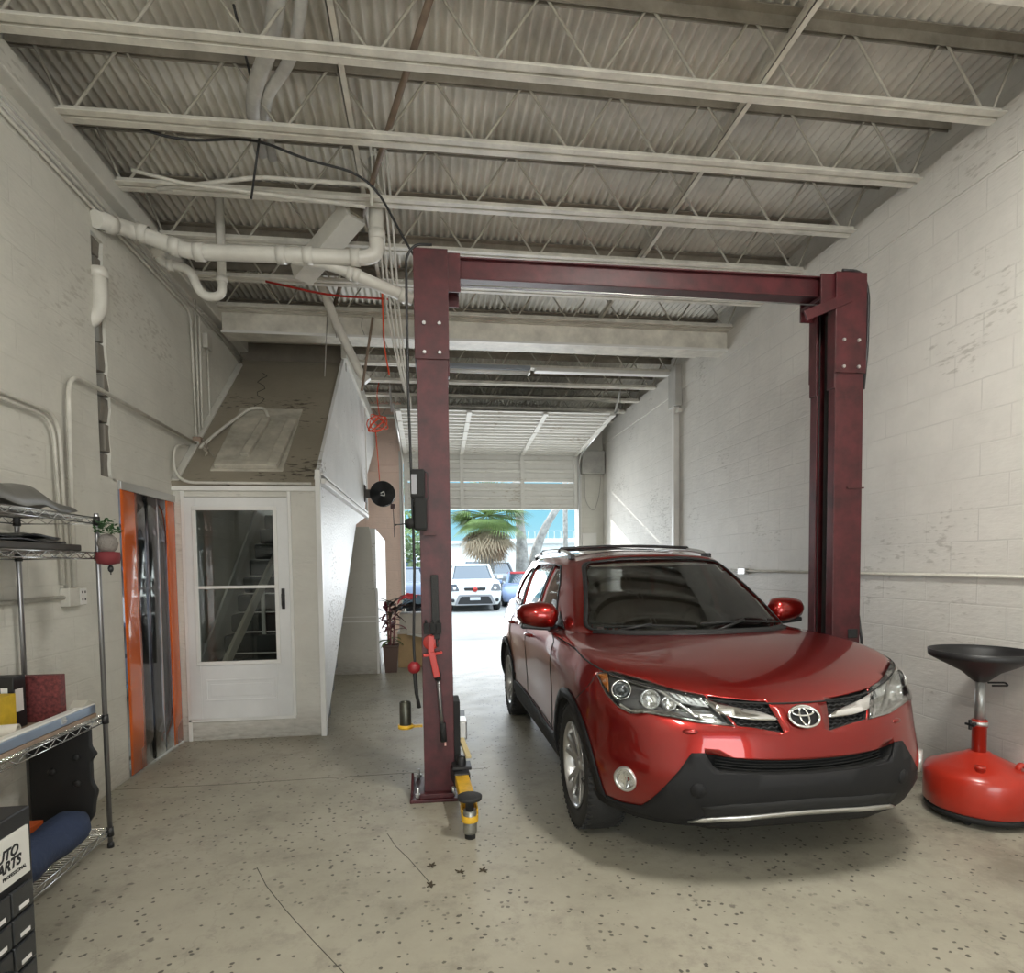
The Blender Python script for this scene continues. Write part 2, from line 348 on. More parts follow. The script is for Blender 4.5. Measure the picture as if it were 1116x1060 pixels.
struct(MB().box(XL - .2, XL + .09, YB, 12.05, 4.05, 4.20).box(XL - .28, XL - .2, YB, 12.05, 4.05, 4.75).build('trim_2', PLASTER, bevel=.012))
# corrugated roof deck, ribs running along the bay
rows = []; n_ = int((3.76 + 2.44) / .068); xs = []
for k in range(n_ + 1):
    x_ = -2.44 + k * .068
    xs += [(x_, 4.600), (x_ + .018, 4.602), (x_ + .034, 4.632), (x_ + .052, 4.630)]
deck = MB(); deck.grid([[Vector((x_, y_, z_)) for x_, z_ in xs] for y_ in (YB, 3, 7.4, 12.1)], smooth=True)
deck.box(-2.5, 3.85, YB, 12.15, 4.66, 4.75)
struct(deck.build('ceiling', DECKM, recalc=False))
# wall behind the camera with a wide door opening
struct(MB().box(XL - .2, -.85, YB - .2, YB, 0, 4.75).box(2.85, XR + .25, YB - .2, YB, 0, 4.75).box(-.85, 2.85, YB - .2, YB, 3.35, 4.75).build('wall_back', WHITE_WALL_X))
# door wall: left pier coloured for the pinkish light on it, white pier on the right, header over the opening
DX0, DX1 = -.50, 2.93
struct(MB().box(XL - .2, DX0, YF, YF + .22, 0, 4.75).build('wall_front_left', PINK_WALL))
struct(MB().box(DX1, XR + .25, YF, YF + .22, 0, 4.75).build('wall_front_right', WHITE_WALL_X))
struct(MB().box(DX0 - .01, DX1 + .01, YF + .03, YF + .22, 3.50, 4.75).build('wall_front_header', WHITE_WALL_X))
struct(MB().box(DX0 - .06, DX0 + .02, YF - .05, YF + .0, 0, 3.7).box(DX1 - .02, DX1 + .07, YF - .05, YF, 0, 3.7).build('trim_3', WHITE, bevel=.006))
struct(MB().box(XL, DX0 - .03, YF - .035, YF, 3.30, 3.42).build('trim_4', PINK_WALL, bevel=.005))
struct(MB().box(DX1 + .05, XR - .02, YF - .22, YF - .001, 3.28, 3.72).build('trim_5', pbr('grey_painted_block', (.42, .41, .38), .6, vary=.3), bevel=.01))
struct(MB().box(DX1 + .08, XR - .14, YF - .03, YF, 1.70, 2.13).build('trim_6', WHITE, bevel=.006))
# cross beam
bm_ = MB().box(XL + .09, XR - .012, 6.71, 6.95, 3.935, 3.95).box(XL + .09, XR - .012, 6.74, 6.92, 3.95, 4.15).box(XL + .09, XR - .012, 6.71, 6.95, 4.15, 4.165)
struct(bm_.build('trim_7', JOISTM, bevel=.004))
struct(MB().box(XL + .09, XR - .01, 6.70, 6.712, 3.93, 3.955).build('trim_8', WHITE))

# open-web joists
def make_joist(label, y_, grp):
    t = thing('roof_joist', (0, y_, 0), label, 'joist', grp)
    b_ = MB()
    for s_ in (-1, 1):
        b_.box(-2.09, 3.436, s_ * .014 + (0 if s_ > 0 else -.045), s_ * .014 + (.045 if s_ > 0 else 0), 4.150, 4.156)
        b_.box(-2.09, 3.436, s_ * .014 - .003, s_ * .014 + .003, 4.150, 4.200)
    b_.build('bottom_chord', JOISTM, t)
    tc_ = MB()
    for s_ in (-1, 1):
        tc_.box(-2.36, 3.68, s_ * .014 + (0 if s_ > 0 else -.055), s_ * .014 + (.055 if s_ > 0 else 0), 4.590, 4.599)
        tc_.box(-2.36, 3.68, s_ * .014 - .003, s_ * .014 + .003, 4.525, 4.599)
    tc_.build('top_chord', JOISTDK, t)
    w_ = MB(); pts = []; x_ = -2.05; up_ = False
    while x_ < 3.40:
        pts.append((x_, 0, 4.185 if not up_ else 4.545)); x_ += .035 if len(pts) % 2 == 0 else .225
        if len(pts) % 2 == 0: pass
        up_ = (len(pts) // 2) % 2 == 1
    # zig-zag bar: short flats at the chords, long diagonals between
    P_z = []; x_ = -2.06; lvl = 0
    while x_ < 3.38:
        z0 = 4.17 if lvl == 0 else 4.56
        P_z += [(x_, 0, z0), (x_ + .03, 0, z0)]; x_ += .03 + .27; lvl ^= 1
    w_.tube(P_z, .0085, 6)
    w_.tube([(3.38, 0, 4.17), (3.55, 0, 4.56)], .009, 6); w_.tube([(-2.06, 0, 4.17), (-2.22, 0, 4.56)], .009, 6)
    w_.build('web', WEBM, t)
    return t
ord_ = ['first', 'second', 'third', 'fourth', 'fifth', 'sixth']
j0 = None
JY = [3.36, 3.98, 4.64, 5.31, 5.98, 6.63]
for i, y_ in enumerate(JY):
    lab = 'white-painted open-web steel roof joist, %s counted down from the top of the photo' % ord_[i] if i < 5 else 'white-painted open-web steel roof joist sitting just in front of the deep cross beam'
    if j0 is None: j0 = make_joist(lab, y_, 'open-web roof joists')
    else:
        c = copy_tree(j0); c.location.y = y_; c['label'] = lab
far_lab = ['first beyond the deep cross beam', 'second beyond the deep cross beam', 'third beyond the deep cross beam', 'above the upper edge of the raised door', 'above the raised door, further back', 'against the door wall over the raised door']
for lab, y_ in zip(far_lab, (7.55, 8.25, 9.0, 9.75, 10.45, 11.15)):
    c = copy_tree(j0); c.location.y = y_; c['label'] = 'white-painted open-web steel roof joist, ' + lab
for y_, w_ in zip((2.63, 1.96, 1.29, .62, -.05, -.72), ('nearest to', 'second from', 'third from', 'fourth from', 'fifth from', 'farthest from')):
    c = copy_tree(j0); c.location.y = y_; c['label'] = 'open-web roof joist above the frame, %s the topmost joist in the photo' % w_
# bridging angles running along the bay
def simple(name, mb_, mat, label, cat, group=None, bevel=0.0): return tag(mb_.build(name, mat, bevel=bevel), label, cat, group)
for x_, z_, lab in ((1.90, 4.215, 'pale bridging angle crossing the joists right of centre'), (-.45, 4.215, 'pale bridging angle crossing the joists left of centre'), (2.08, 4.50, 'upper bridging angle crossing the joists right of centre'), (-.50, 4.50, 'upper bridging angle crossing the joists left of centre')):
    simple('bridging_angle', MB().box(x_, x_ + .035, 1.0, 6.7, z_, z_ + .004).box(x_, x_ + .004, 1.0, 6.7, z_, z_ + .035), JOISTM, lab, 'bridging angle')

for x_, y_, lab in ((1.70, 1.80, 'lit fluorescent fitting overhead in front of the lift, outside the photo'), (-.9, -.9, 'lit fluorescent fitting overhead behind the camera, outside the photo')):
    cf = thing('ceiling_light', (x_, y_, 4.08), lab, 'ceiling light')
    MB().box(-.13, .13, -.62, .62, 0, .05).build('housing', WHITE, cf, bevel=.004)
    for q in (-.06, .06): MB().tube([(q, -.58, -.008), (q, .58, -.008)], .012, 10).build('tube', pbr('lit_tube', (.9, .9, .85), .5, emit=(1, .97, .9), estr=6.0), cf)
# ------------------------------------------------------------------ stair enclosure
YS = 5.60; XS = -.97
en = MB()
en.box(XL, -2.10, YS - .02, YS + .06, 0, 2.19).box(-1.225, XS, YS - .02, YS + .06, 0, 2.19).box(-2.10, -1.225, YS - .02, YS + .06, 2.125, 2.19).box(-2.10, -1.225, YS - .02, YS + .06, 0, .185)
struct(en.build('wall_stair_front', ENCL, bevel=.003))
struct(MB().box(XS - .02, XS + .025, YS - .06, YS + .0, 0, 2.36).build('trim_9', WHITE, bevel=.004))
struct(MB().box(XL, XS - .02, YS - .045, YS - .02, 2.175, 2.215).box(-2.115, -2.085, YS - .035, YS - .02, .0, 2.175).box(-1.235, -1.205, YS - .035, YS - .02, .19, 2.175).box(-2.11, -1.21, YS - .035, YS - .02, .165, .195).build('trim_10', WHITE, bevel=.004))
# side wall rising with the stairs
side = MB().prism([(5.6, 0), (5.66, 0), (8.33, 2.07), (9.40, 2.24), (5.6, 2.24)], 'x', XS - .03, XS)
struct(side.build('wall_stair_side_lower', WOODWHITE))
struct(MB().prism([(5.6, 2.24), (9.40, 2.24), (9.82, 2.70), (9.82, 3.97), (7.55, 3.97), (5.6, 2.30)], 'x', XS - .035, XS - .003).build('wall_stair_side_upper', WOODWHITE))
struct(MB().prism([(9.85, 2.88), (12.0, 3.90), (12.0, 4.10), (9.85, 4.10)], 'x', XS - .05, XS - .012).build('wall_stair_side_far', WOODWHITE))
struct(MB().box(XS - .012, XS + .012, 9.80, 9.85, 2.25, 4.0).build('trim_11', WHITE))
struct(MB().box(XS - .02, XS + .06, 5.60, 9.45, 2.245, 2.29).box(XS - .02, XS + .045, 5.60, 9.55, 2.32, 2.345).build('trim_12', WHITE, bevel=.004))
struct(MB().box(XS - .03, XS + .03, 7.5, 12.0, 3.97, 4.16).build('trim_13', PLASTER, bevel=.004))
# sloping soffit over the stairs with a chunky panelled door shape fixed on it
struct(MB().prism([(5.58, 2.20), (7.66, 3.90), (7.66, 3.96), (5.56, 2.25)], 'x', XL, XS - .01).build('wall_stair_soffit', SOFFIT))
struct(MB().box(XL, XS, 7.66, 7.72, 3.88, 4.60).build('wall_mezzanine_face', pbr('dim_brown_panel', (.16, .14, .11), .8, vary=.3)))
sl = Vector((0, 2.08, 1.70)).normalized(); nrm = Vector((0, -sl.z, sl.y))
def on_soffit(x_, s_): return Vector((x_, 5.58, 2.22)) + sl * s_ + nrm * .03
dm = MB()
# outer panel, raised frame strips, round-cornered look by bevel
dm.obox(on_soffit(-1.60, .18) + nrm * .008, on_soffit(-1.60, 1.42) + nrm * .008, .62, .02, nrm)
dm.obox(on_soffit(-1.88, .26) + nrm * .03, on_soffit(-1.34, .26) + nrm * .03, .09, .05, nrm)
dm.obox(on_soffit(-1.385, .24) + nrm * .035, on_soffit(-1.345, 1.12) + nrm * .035, .10, .055, nrm)
dm.obox(on_soffit(-1.66, .42) + nrm * .035, on_soffit(-1.60, 1.16) + nrm * .035, .08, .045, nrm)
struct(dm.build('trim_14', pbr('dusty_panel_boards', (.46, .43, .36), .7, vary=.35, vscale=5), bevel=.012))
struct(MB().obox(on_soffit(XL + .03, .02), on_soffit(XL + .03, 2.55), .06, .045, nrm).build('trim_15', PLASTER, bevel=.006))
# crack lines drawn by a thin gap in the soffit skin
pts = [on_soffit(-1.86 + .05 * math.sin(k * 1.7) + .012 * k, 2.35 - .085 * k) + nrm * .002 for k in range(12)]
struct(MB().tube(pts, .004, 5).build('trim_16', BLACKM))

# storm door
sd_ = thing('door_1', (-2.085, YS - .005, .195), 'white storm door with a tall glass panel and black handle', 'door')
sd_['kind'] = 'structure'
dw, dh = .855, 1.925; gx0, gx1, gz0, gz1 = .095, .735, .50, 1.815
fr = MB().box(0, gx0, -.04, 0, 0, dh).box(gx1, dw, -.04, 0, 0, dh).box(gx0, gx1, -.04, 0, 0, gz0).box(gx0, gx1, -.04, 0, gz1, dh)
leaf = fr.build('door_leaf', pbr('storm_door_white', (.70, .70, .69), .35, vary=.08, vscale=3), sd_, bevel=.003)
tr = MB()
for a in ((gx0 - .03, gx1 + .03, gz0 - .03, gz0 + .004), (gx0 - .03, gx1 + .03, gz1 - .004, gz1 + .03), (gx0 - .03, gx0 + .004, gz0 + .004, gz1 - .004), (gx1 - .004, gx1 + .03, gz0 + .004, gz1 - .004)): tr.box(a[0], a[1], -.052, -.04, a[2], a[3])
tr.box(gx0, gx1, -.048, -.030, 1.135, 1.16)
tr.build('glass_frame', WHITE, sd_, bevel=.004)
MB().box(gx0, gx1, -.026, -.022, gz0, gz1).build('glass_pane', glass_mat('storm_door_glass', (.80, .82, .80), .02, 1.0), sd_)
pn = MB()
for a in ((.13, .72, .33, .345), (.13, .72, .155, .17), (.13, .145, .17, .33), (.705, .72, .17, .33)): pn.box(a[0], a[1], -.047, -.04, a[2], a[3])
pn.box(.17, .68, -.045, -.04, .195, .305)
pn.build('raised_panel', MATS['storm_door_white'], sd_, bevel=.004)
MB().lathe([(0, -.012), (.014, -.012), (.016, 0), (0, 0)], (.80, -.045, 1.07), (0, -1, 0), 14).tube([(.80, -.05, 1.10), (.80, -.085, 1.08), (.80, -.085, .985), (.80, -.055, .96)], .009, 8).box(.786, .814, -.052, -.04, .95, 1.13).build('door_handle', BLACK, sd_, bevel=.003)

# the staircase behind the glass
CARPET = pbr('grey_stair_carpet', (.10, .10, .098), .95, bump=.5, bscale=150)
st = MB()
for i in range(11):
    y0 = 5.95 + .245 * i; z0 = .20 * i
    st.box(XL + .02, XS - .045, y0, y0 + .30, z0 + .015, z0 + .20)
struct(st.build('trim_17', CARPET, bevel=.02))
struct(MB().prism([(5.75, .30), (5.75, .46), (8.5, 2.62), (8.5, 2.42)], 'x', XL + .02, XL + .045).build('trim_18', WHITE, bevel=.004))
hr = thing('stair_handrail', (-1.75, 5.8, 0), 'pale timber handrail sloping up the stairs behind the glass door', 'handrail')
MB().obox((-.12, 0, .62), (.15, 2.35, 2.42), .035, .11).build('rail', pbr('pale_timber', (.62, .58, .50), .5, vary=.15), hr, bevel=.008)
MB().obox((-.02, .95, .80), (-.02, .95, 1.38), .035, .035).build('baluster', WHITE, hr)
MB().obox((.10, 1.9, 1.6), (.10, 1.9, 2.1), .035, .035).build('baluster', WHITE, hr)

# ------------------------------------------------------------------ room behind the strip curtain
BR = pbr('back_room_wall', (.28, .29, .31), .8, vary=.2); 
struct(MB().box(-5.2, -5.1, 2.2, 7.6, 0, 2.7).box(-5.2, XL - .2, 2.1, 2.2, 0, 2.7).box(-5.2, XL - .2, 7.6, 7.7, 0, 2.7).build('wall_back_room', BR))
struct(MB().box(-5.2, XL - .2, 2.1, 7.7, -.15, 0).build('floor_back_room', FLOOR)); struct(MB().box(-5.2, XL - .2, 2.1, 7.7, 2.7, 2.8).build('ceiling_back_room', BR))
area('back_room_fill_light', (-3.6, 2.35, 2.0), (0, 1, -.3), .8, .6, 110, (.8, .9, 1.0))  # added fill so the back room shows through the strips; no window stands there
br = thing('storage_rack', (-3.3, 6.6, 0), 'dark storage rack dimly visible through the strip curtain', 'rack')
for x_ in (-.6, .6):
    for y_ in (-.22, .22): MB().box(x_ - .02, x_ + .02, y_ - .02, y_ + .02, 0, 2.0).build('leg', BLACK, br)
for z_ in (.35, .95, 1.5, 1.95): MB().box(-.62, .62, -.24, .24, z_, z_ + .03).build('shelf', pbr('blue_grey_shelf', (.10, .14, .22), .5), br)
for x_, z_, w_, c_, nm in ((-.35, .98, .3, (.12, .2, .4), 'blue storage bin on the middle shelf seen through the strip curtain'), (.25, .98, .35, (.5, .5, .5), 'grey storage bin on the middle shelf seen through the strip curtain'), (-.2, 1.53, .4, (.65, .65, .66), 'pale box on the upper shelf seen through the strip curtain'), (.2, .38, .4, (.08, .09, .12), 'dark box on the lowest shelf seen through the strip curtain')):
    simple('storage_bin', MB().box(-3.3 + x_ - w_ / 2, -3.3 + x_ + w_ / 2, 6.4, 6.75, z_, z_ + .26), pbr('bin_%d' % int(c_[0] * 100 + c_[2] * 10), c_, .5), nm, 'bin', bevel=.02)

# strip curtain
cu = thing('strip_curtain', (XL + .0, 4.66, 0), 'vinyl strip curtain with orange outer strips and clear middle strips in left wall opening', 'curtain')
ORANGE = pbr('orange_vinyl', (.72, .13, .015), .18, coat=.6)
m = ORANGE.node_tree; m.nodes['Principled BSDF'].inputs['Transmission Weight'].default_value = .10
CLEAR = glass_mat('clear_vinyl', (.80, .84, .92), .07, 1.2, 1.5)
MB().box(-.01, .022, 0, .94, 2.075, 2.135).build('mounting_rail', GALV, cu, bevel=.003)
def strip(y0, y1, x_, mat):
    MB().grid([[Vector((x_ + .003 * math.cos(PI * (t / 6 - .5)) + .0015 * math.sin(z_ * 3 + y0 * 9), y0 + (y1 - y0) * t / 6, z_)) for t in range(7)] for z_ in (.015, .4, .8, 1.2, 1.6, 2.12)]).build('strip', mat, cu, recalc=False, solid=.003)
strip(.0, .235, .014, ORANGE)
for i in range(3): strip(.20 + .19 * i, .42 + .19 * i, .004 + .004 * (i % 2), CLEAR)
strip(.745, .94, .013, ORANGE)

# ------------------------------------------------------------------ roll-up door
gd = thing('door_2', (0, YF - .03, 0), 'white sectional roll-up door pulled half open, upper sections flat under the joists', 'door'); gd['kind'] = 'structure'
DOORM = wall_mat('peeling_white_door_paint', (.74, .73, .69), 'XZ', .55, dark=(.36, .30, .22), blocks=False, lowgrime=False)
W0, W1 = DX0 + .03, DX1 - .02
def section(p0, p1, name='door_section'):
    """one door section between two (y,z) points (local y); ribs on the inner side"""
    a = Vector((0, *p0)); b = Vector((0, *p1)); d = (b - a); Lh = d.length; d.normalize(); n_in = Vector((0, -d.z, d.y)); 
    if n_in.y > 0 or (abs(n_in.y) < .1 and n_in.z > 0): n_in = -n_in
    s = MB(); prof = []
    for k in range(3):
        o = Lh * k / 3
        prof += [(o + .004, 0), (o + Lh * .03, .028), (o + Lh * .12, .028), (o + Lh * .15, 0), (o + Lh * .325, 0)]
    rows = []
    for s_, h_ in prof: rows.append([a + d * s_ + n_in * h_ + Vector((x_, 0, 0)) for x_ in (W0, (W0 + W1) / 2, W1)])
    s.grid(rows, smooth=False)
    sec = s.build(name, DOORM, gd, recalc=True, solid=.004)
    st_ = MB()
    for x_ in (W0 + .035, W0 + 1.10, W0 + 2.28, W1 - .035):
        st_.obox(a + n_in * .03 + Vector((x_, 0, 0)), b + n_in * .03 + Vector((x_, 0, 0)), .075, .03, n_in)
    st_.build('stile', DOORM, sec, bevel=.004)
    hg = MB()
    for x_ in (W0 + .035, W0 + 1.10, W0 + 2.28, W1 - .035):
        hg.obox(b + n_in * .045 - d * .04 + Vector((x_, 0, 0)), b + n_in * .045 + d * .04 + Vector((x_, 0, 0)), .07, .012, n_in)
    hg.build('hinge', DOORM, sec)
section((0, 2.62), (0, 3.108)); section((0, 3.122), (-.01, 3.65))
path = [(-.05, 3.64)]
for t in range(5):
    y0 = -.03 - .50 * t; section((y0, 3.672 + .038 * t), (y0 - .492, 3.672 + .038 * t + .037))
MB().box(W0, W1, -.03, .012, 2.585, 2.622).build('bottom_rail', DOORM, gd, bevel=.003)
for sgn, xx in ((-1, W0 - .03), (1, W1 + .03)):
    trk = rounded([(xx, -.05, 0.02), (xx, -.05, 3.62), (xx, -2.6, 3.90)], .35, 10)
    MB().tube(trk, .022, 6).build('track', GALV, gd)
    MB().obox((xx + .05 * sgn, -2.55, 3.90), (xx + .05 * sgn, -2.55, 4.45), .03, .004).obox((xx + .05 * sgn, -2.55, 4.20), (xx + .05 * sgn, -2.2, 3.89), .03, .004).build('track_hanger', GALV, gd)
sp = MB().tube([(W0, .0, 3.98), (W1, .0, 3.98)], .014, 8)
sp.tube([(W0 + .6, 0, 3.98), (W0 + 1.5, 0, 3.98)], .04, 12).tube([(W0 + 1.9, 0, 3.98), (W0 + 2.8, 0, 3.98)], .04, 12).build('torsion_spring', pbr('dark_spring_steel', (.08, .08, .08), .4, .8), gd)
# hairline cracks and the saw-cut joint in the slab
ckm = pbr('crack_dark', (.06, .055, .045), .95)
for pts in ([(-.894, 3.141), (-.80, 2.95), (-.667, 2.733), (-.50, 2.48), (-.345, 2.255)], [(-.269, 3.433), (-.21, 3.26), (-.14, 3.118), (-.06, 2.93), (-.015, 2.817)], [(-2.17, 4.425), (-1.48, 4.406), (-.9, 4.42), (-.286, 4.431), (.4, 4.44)]):
    struct(MB().tube([(x_, y_, -.0012) for x_, y_ in pts], .0026, 6).build('trim_20', ckm))
# ------------------------------------------------------------------ the red car
def cr_pt(p0, p1, p2, p3, t):
    return 0.5 * ((2 * p1) + (-p0 + p2) * t + (2 * p0 - 5 * p1 + 4 * p2 - p3) * t * t + (-p0 + 3 * p1 - 3 * p2 + p3) * t ** 3)
def spline_row(row, k, mirror=True):
    """Catmull-Rom through a half row whose first and last points lie on x = 0"""
    R_ = [Vector(p) for p in row]; ext = [Vector((-R_[1].x, R_[1].y, R_[1].z))] + R_ + [Vector((-R_[-2].x, R_[-2].y, R_[-2].z))]
    out = []
    for i in range(1, len(R_)):
        for j in range(k): out.append(cr_pt(ext[i - 1], ext[i], ext[i + 1], ext[i + 2], j / k))
    out.append(R_[-1].copy())
    out[0].x = 0; out[-1].x = 0
    return out
def spline_cols(rows, k):
    out = []
    n = len(rows)
    for i in range(n - 1):
        a = rows[max(i - 1, 0)]; b = rows[i]; c = rows[i + 1]; d = rows[min(i + 2, n - 1)]
        for j in range(k):
            t = j / k
            out.append([cr_pt(a[m], b[m], c[m], d[m], t) for m in range(len(b))])
    out.append([p.copy() for p in rows[-1]])
    return out

L = [
 [(0,.10,.275),(.35,.12,.275),(.60,.215,.275),(.765,.40,.275),(.84,.63,.28),(.85,.93,.26),(.86,1.35,.25),(.86,2.2,.25),(.86,3.1,.25),(.855,3.59,.26),(.83,4.1,.28),(.74,4.42,.32),(.4,4.50,.34),(0,4.51,.34)],
 [(0,.035,.375),(.35,.055,.375),(.62,.16,.375),(.79,.36,.375),(.885,.62,.37),(.905,.93,.38),(.895,1.35,.36),(.880,2.2,.36),(.890,3.1,.36),(.905,3.59,.38),(.89,4.1,.42),(.79,4.46,.44),(.4,4.56,.46),(0,4.58,.46)],
 [(0,.00,.47),(.35,.022,.475),(.64,.135,.49),(.815,.345,.51),(.905,.62,.55),(.922,.93,.58),(.902,1.35,.56),(.885,2.2,.56),(.895,3.1,.56),(.920,3.59,.58),(.90,4.1,.62),(.79,4.44,.64),(.4,4.55,.64),(0,4.57,.64)],
 [(0,.015,.62),(.35,.040,.63),(.645,.165,.65),(.815,.385,.68),(.905,.65,.72),(.918,.93,.75),(.908,1.35,.74),(.897,2.2,.74),(.905,3.1,.76),(.917,3.59,.79),(.88,4.1,.82),(.77,4.40,.82),(.4,4.50,.82),(0,4.52,.82)],
 [(0,.045,.74),(.35,.072,.755),(.635,.205,.785),(.828,.425,.83),(.902,.69,.87),(.905,.96,.90),(.908,1.35,.90),(.903,2.2,.91),(.905,3.1,.93),(.903,3.59,.95),(.85,4.1,.98),(.74,4.36,.98),(.4,4.45,.97),(0,4.47,.97)],
 [(0,.115,.845),(.35,.145,.862),(.62,.295,.905),(.798,.495,.952),(.858,.755,.987),(.855,1.02,1.015),(.868,1.40,1.035),(.862,2.2,1.045),(.858,3.1,1.065),(.845,3.59,1.085),(.80,4.1,1.115),(.70,4.30,1.12),(.4,4.40,1.11),(0,4.42,1.11)],
]
for row_ in L:
    for j_, a_ in ((0, .045), (1, .045), (2, .04), (3, .02)):
        p_ = row_[j_]; row_[j_] = (p_[0], p_[1] + a_, p_[2])
G0 = [(0,1.06,1.075),(.36,1.11,1.072),(.62,1.27,1.068),(.745,1.46,1.062),(.790,1.72,1.060),(.80,1.95,1.062),(.802,2.2,1.066),(.80,2.6,1.076),(.795,3.1,1.092),(.785,3.55,1.112),(.745,4.05,1.15),(.66,4.24,1.16),(.4,4.33,1.15),(0,4.35,1.15)]
G1 = [(0,1.955,1.572),(.26,1.97,1.566),(.46,2.02,1.552),(.565,2.10,1.530),(.600,2.28,1.545),(.612,2.50,1.558),(.615,2.75,1.566),(.612,3.0,1.568),(.605,3.3,1.564),(.595,3.6,1.555),(.57,3.98,1.535),(.52,4.10,1.525),(.3,4.17,1.53),(0,4.19,1.535)]
def lerp3(a, b, t): return tuple(a[i] + (b[i] - a[i]) * t for i in range(3))
HB = []
for v in (.12, .34, .62, .85):
    row = []
    for j in range(14):
        p = lerp3(L[5][j], G0[j], v); hump = 0.0
        if j < 7:
            w_ = [1, 1, 1, .85, .5, .25, .1][j]; hump = .052 * math.sin(PI * v ** .62) * w_
        row.append((p[0], p[1], p[2] + hump))
    HB.append(row)
GM = []
for v in (.33, .66):
    row = []
    for j in range(14):
        p = lerp3(G0[j], G1[j], v); s_ = math.sin(PI * v) * .028
        front = [1, .9, .8, .6, .2, 0, 0, 0, 0, 0, 0, .2, .7, 1][j]; side = [0, .2, .5, .8, 1, 1, 1, 1, 1, 1, 1, .9, .5, 0][j]
        dy = -1 if j < 7 else 1
        row.append((p[0] + s_ * side * .9, p[1] + dy * s_ * front * .9, p[2] + s_ * front * .5))
    GM.append(row)
RF = []
ycs = [1.955, 2.0, 2.08, 2.2, 2.35, 2.52, 2.75, 3.0, 3.3, 3.58, 3.9, 4.05, 4.15, 4.19]
for v in (.12, .4, .72, 1.0):
    row = []
    for j in range(14):
        q = (0, ycs[j], G1[0][2] if j == 0 else (G1[13][2] if j == 13 else 0))
        yy = G1[j][1] + (ycs[j] - G1[j][1]) * v; xx = G1[j][0] * (1 - v)
        t = max(0, min(1, (yy - 1.955) / (4.19 - 1.955)))
        crown = 1.572 + (1.535 - 1.572) * t + .078 * math.sin(PI * t) ** .75
        edge = G1[j][2]; k = 1 - (1 - v) ** 2.2
        row.append((xx, yy, edge + (crown - edge) * k))
    RF.append(row)
UB = [[(p[0] * f, p[1] * 1.0 + (2.3 - p[1]) * (1 - f) * .15, .25) for p in L[0]] for f in (0.0, .55)]
KU = 5
def car_rows():
    low = spline_cols([spline_row(r, KU) for r in L], 4)
    hood = spline_cols([spline_row(r, KU) for r in [L[5]] + HB + [G0]], 3)
    gl = spline_cols([spline_row(r, KU) for r in [G0] + GM + [G1]], 3)
    ro = spline_cols([spline_row(r, KU) for r in [G1] + RF], 3)
    ub = [spline_row(r, KU) for r in UB]
    return ub, low, hood, gl, ro
def close_rows(rows):
    """mirror half rows into full loops"""
    out = []
    for r in rows: out.append(r + [Vector((-p.x, p.y, p.z)) for p in r[-2:0:-1]])
    return out
ub, low, hood, gl, ro = car_rows()
full = close_rows(ub + low + hood[1:] + gl[1:] + ro[1:])
CARRED = pbr('candy_red_car_paint', (.27, .010, .007), .30, metal=.80, coat=1.0)
CARBLACK = pbr('black_wheel_well', (.012, .012, .012), .85)
CLAD = pbr('grey_black_cladding', (.012, .012, .013), .6, spec=.25, bump=.15, bscale=400)
CABIN = pbr('dark_cabin_trim', (.03, .028, .025), .8)
SEATM = pbr('beige_seat_fabric', (.22, .20, .175), .85, bump=.2, bscale=120)
CARGLASS = glass_mat('car_glass', (.94, .955, .945), boost=.95)
LENS = glass_mat('clear_lamp_lens', (.96, .97, .97), boost=.7)
REFL = pbr('lamp_reflector', (.85, .85, .85), .16, .95)
AMBER = pbr('amber_lens', (.55, .16, .01), .2, coat=.5)
SILVER = pbr('satin_silver_plastic', (.62, .62, .61), .28, .85)
ALLOY = pbr('silver_alloy', (.50, .50, .50), .28, .85)

mb = MB(); mb.grid(full, closed_u=True)
bmesh.ops.remove_doubles(mb.bm, verts=mb.bm.verts, dist=.0004)
bmesh.ops.holes_fill(mb.bm, edges=[e for e in mb.bm.edges if e.is_boundary], sides=0)
bmesh.ops.recalc_face_normals(mb.bm, faces=mb.bm.faces)
CAR_BVH = BVHTree.FromBMesh(mb.bm)
CARX, CARY, CARTH = 1.695, 2.460, 0.0109
car = thing('red_compact_suv', (CARX, CARY, 0), 'glossy red compact SUV parked beside the maroon vehicle lift', 'car', rz=CARTH)
body = mb.build('body', [CARRED, CARBLACK, CABIN], car, recalc=False)

def poly_round(poly, r, n=3): return [(p.x, p.y) for p in rounded([Vector((a, b, 0)) for a, b in poly + poly[:1]], r, n)][:-1] if r else poly
def closed_round(poly, r, n=4):
    P_ = [Vector((a, b, 0)) for a, b in poly]; m = len(P_); out = []
    for i in range(m):
        a, b, c = P_[i - 1], P_[i], P_[(i + 1) % m]; d1, d2 = a - b, c - b; rr = min(r, d1.length * .45, d2.length * .45)
        p = b + d1.normalized() * rr; q = b + d2.normalized() * rr
        for k in range(n + 1):
            t = k / n; v = p * (1 - t) ** 2 + b * (2 * t * (1 - t)) + q * t * t; out.append((v.x, v.y))
    return out
def boolean_cut(target, cutter):
    cutter.parent = target.parent
    md = target.modifiers.new('b', 'BOOLEAN'); md.operation = 'DIFFERENCE'; md.object = cutter; md.solver = 'EXACT'
    try: md.material_mode = 'TRANSFER'
    except Exception: pass
    bpy.context.view_layer.update(); dg = bpy.context.evaluated_depsgraph_get(); dg.update()
    me = bpy.data.meshes.new_from_object(target.evaluated_get(dg)); target.modifiers.clear()
    target.data = me; bpy.data.objects.remove(cutter)
# wheel arches
for yy in (.93, 3.59):
    for sd in (-1, 1):
        c = MB().lathe([(0, 0), (.392, 0), (.392, .6), (0, .6)], (sd * .56, yy, .350), (sd, 0, 0), 48)
        boolean_cut(body, c.build('cut', CARBLACK))
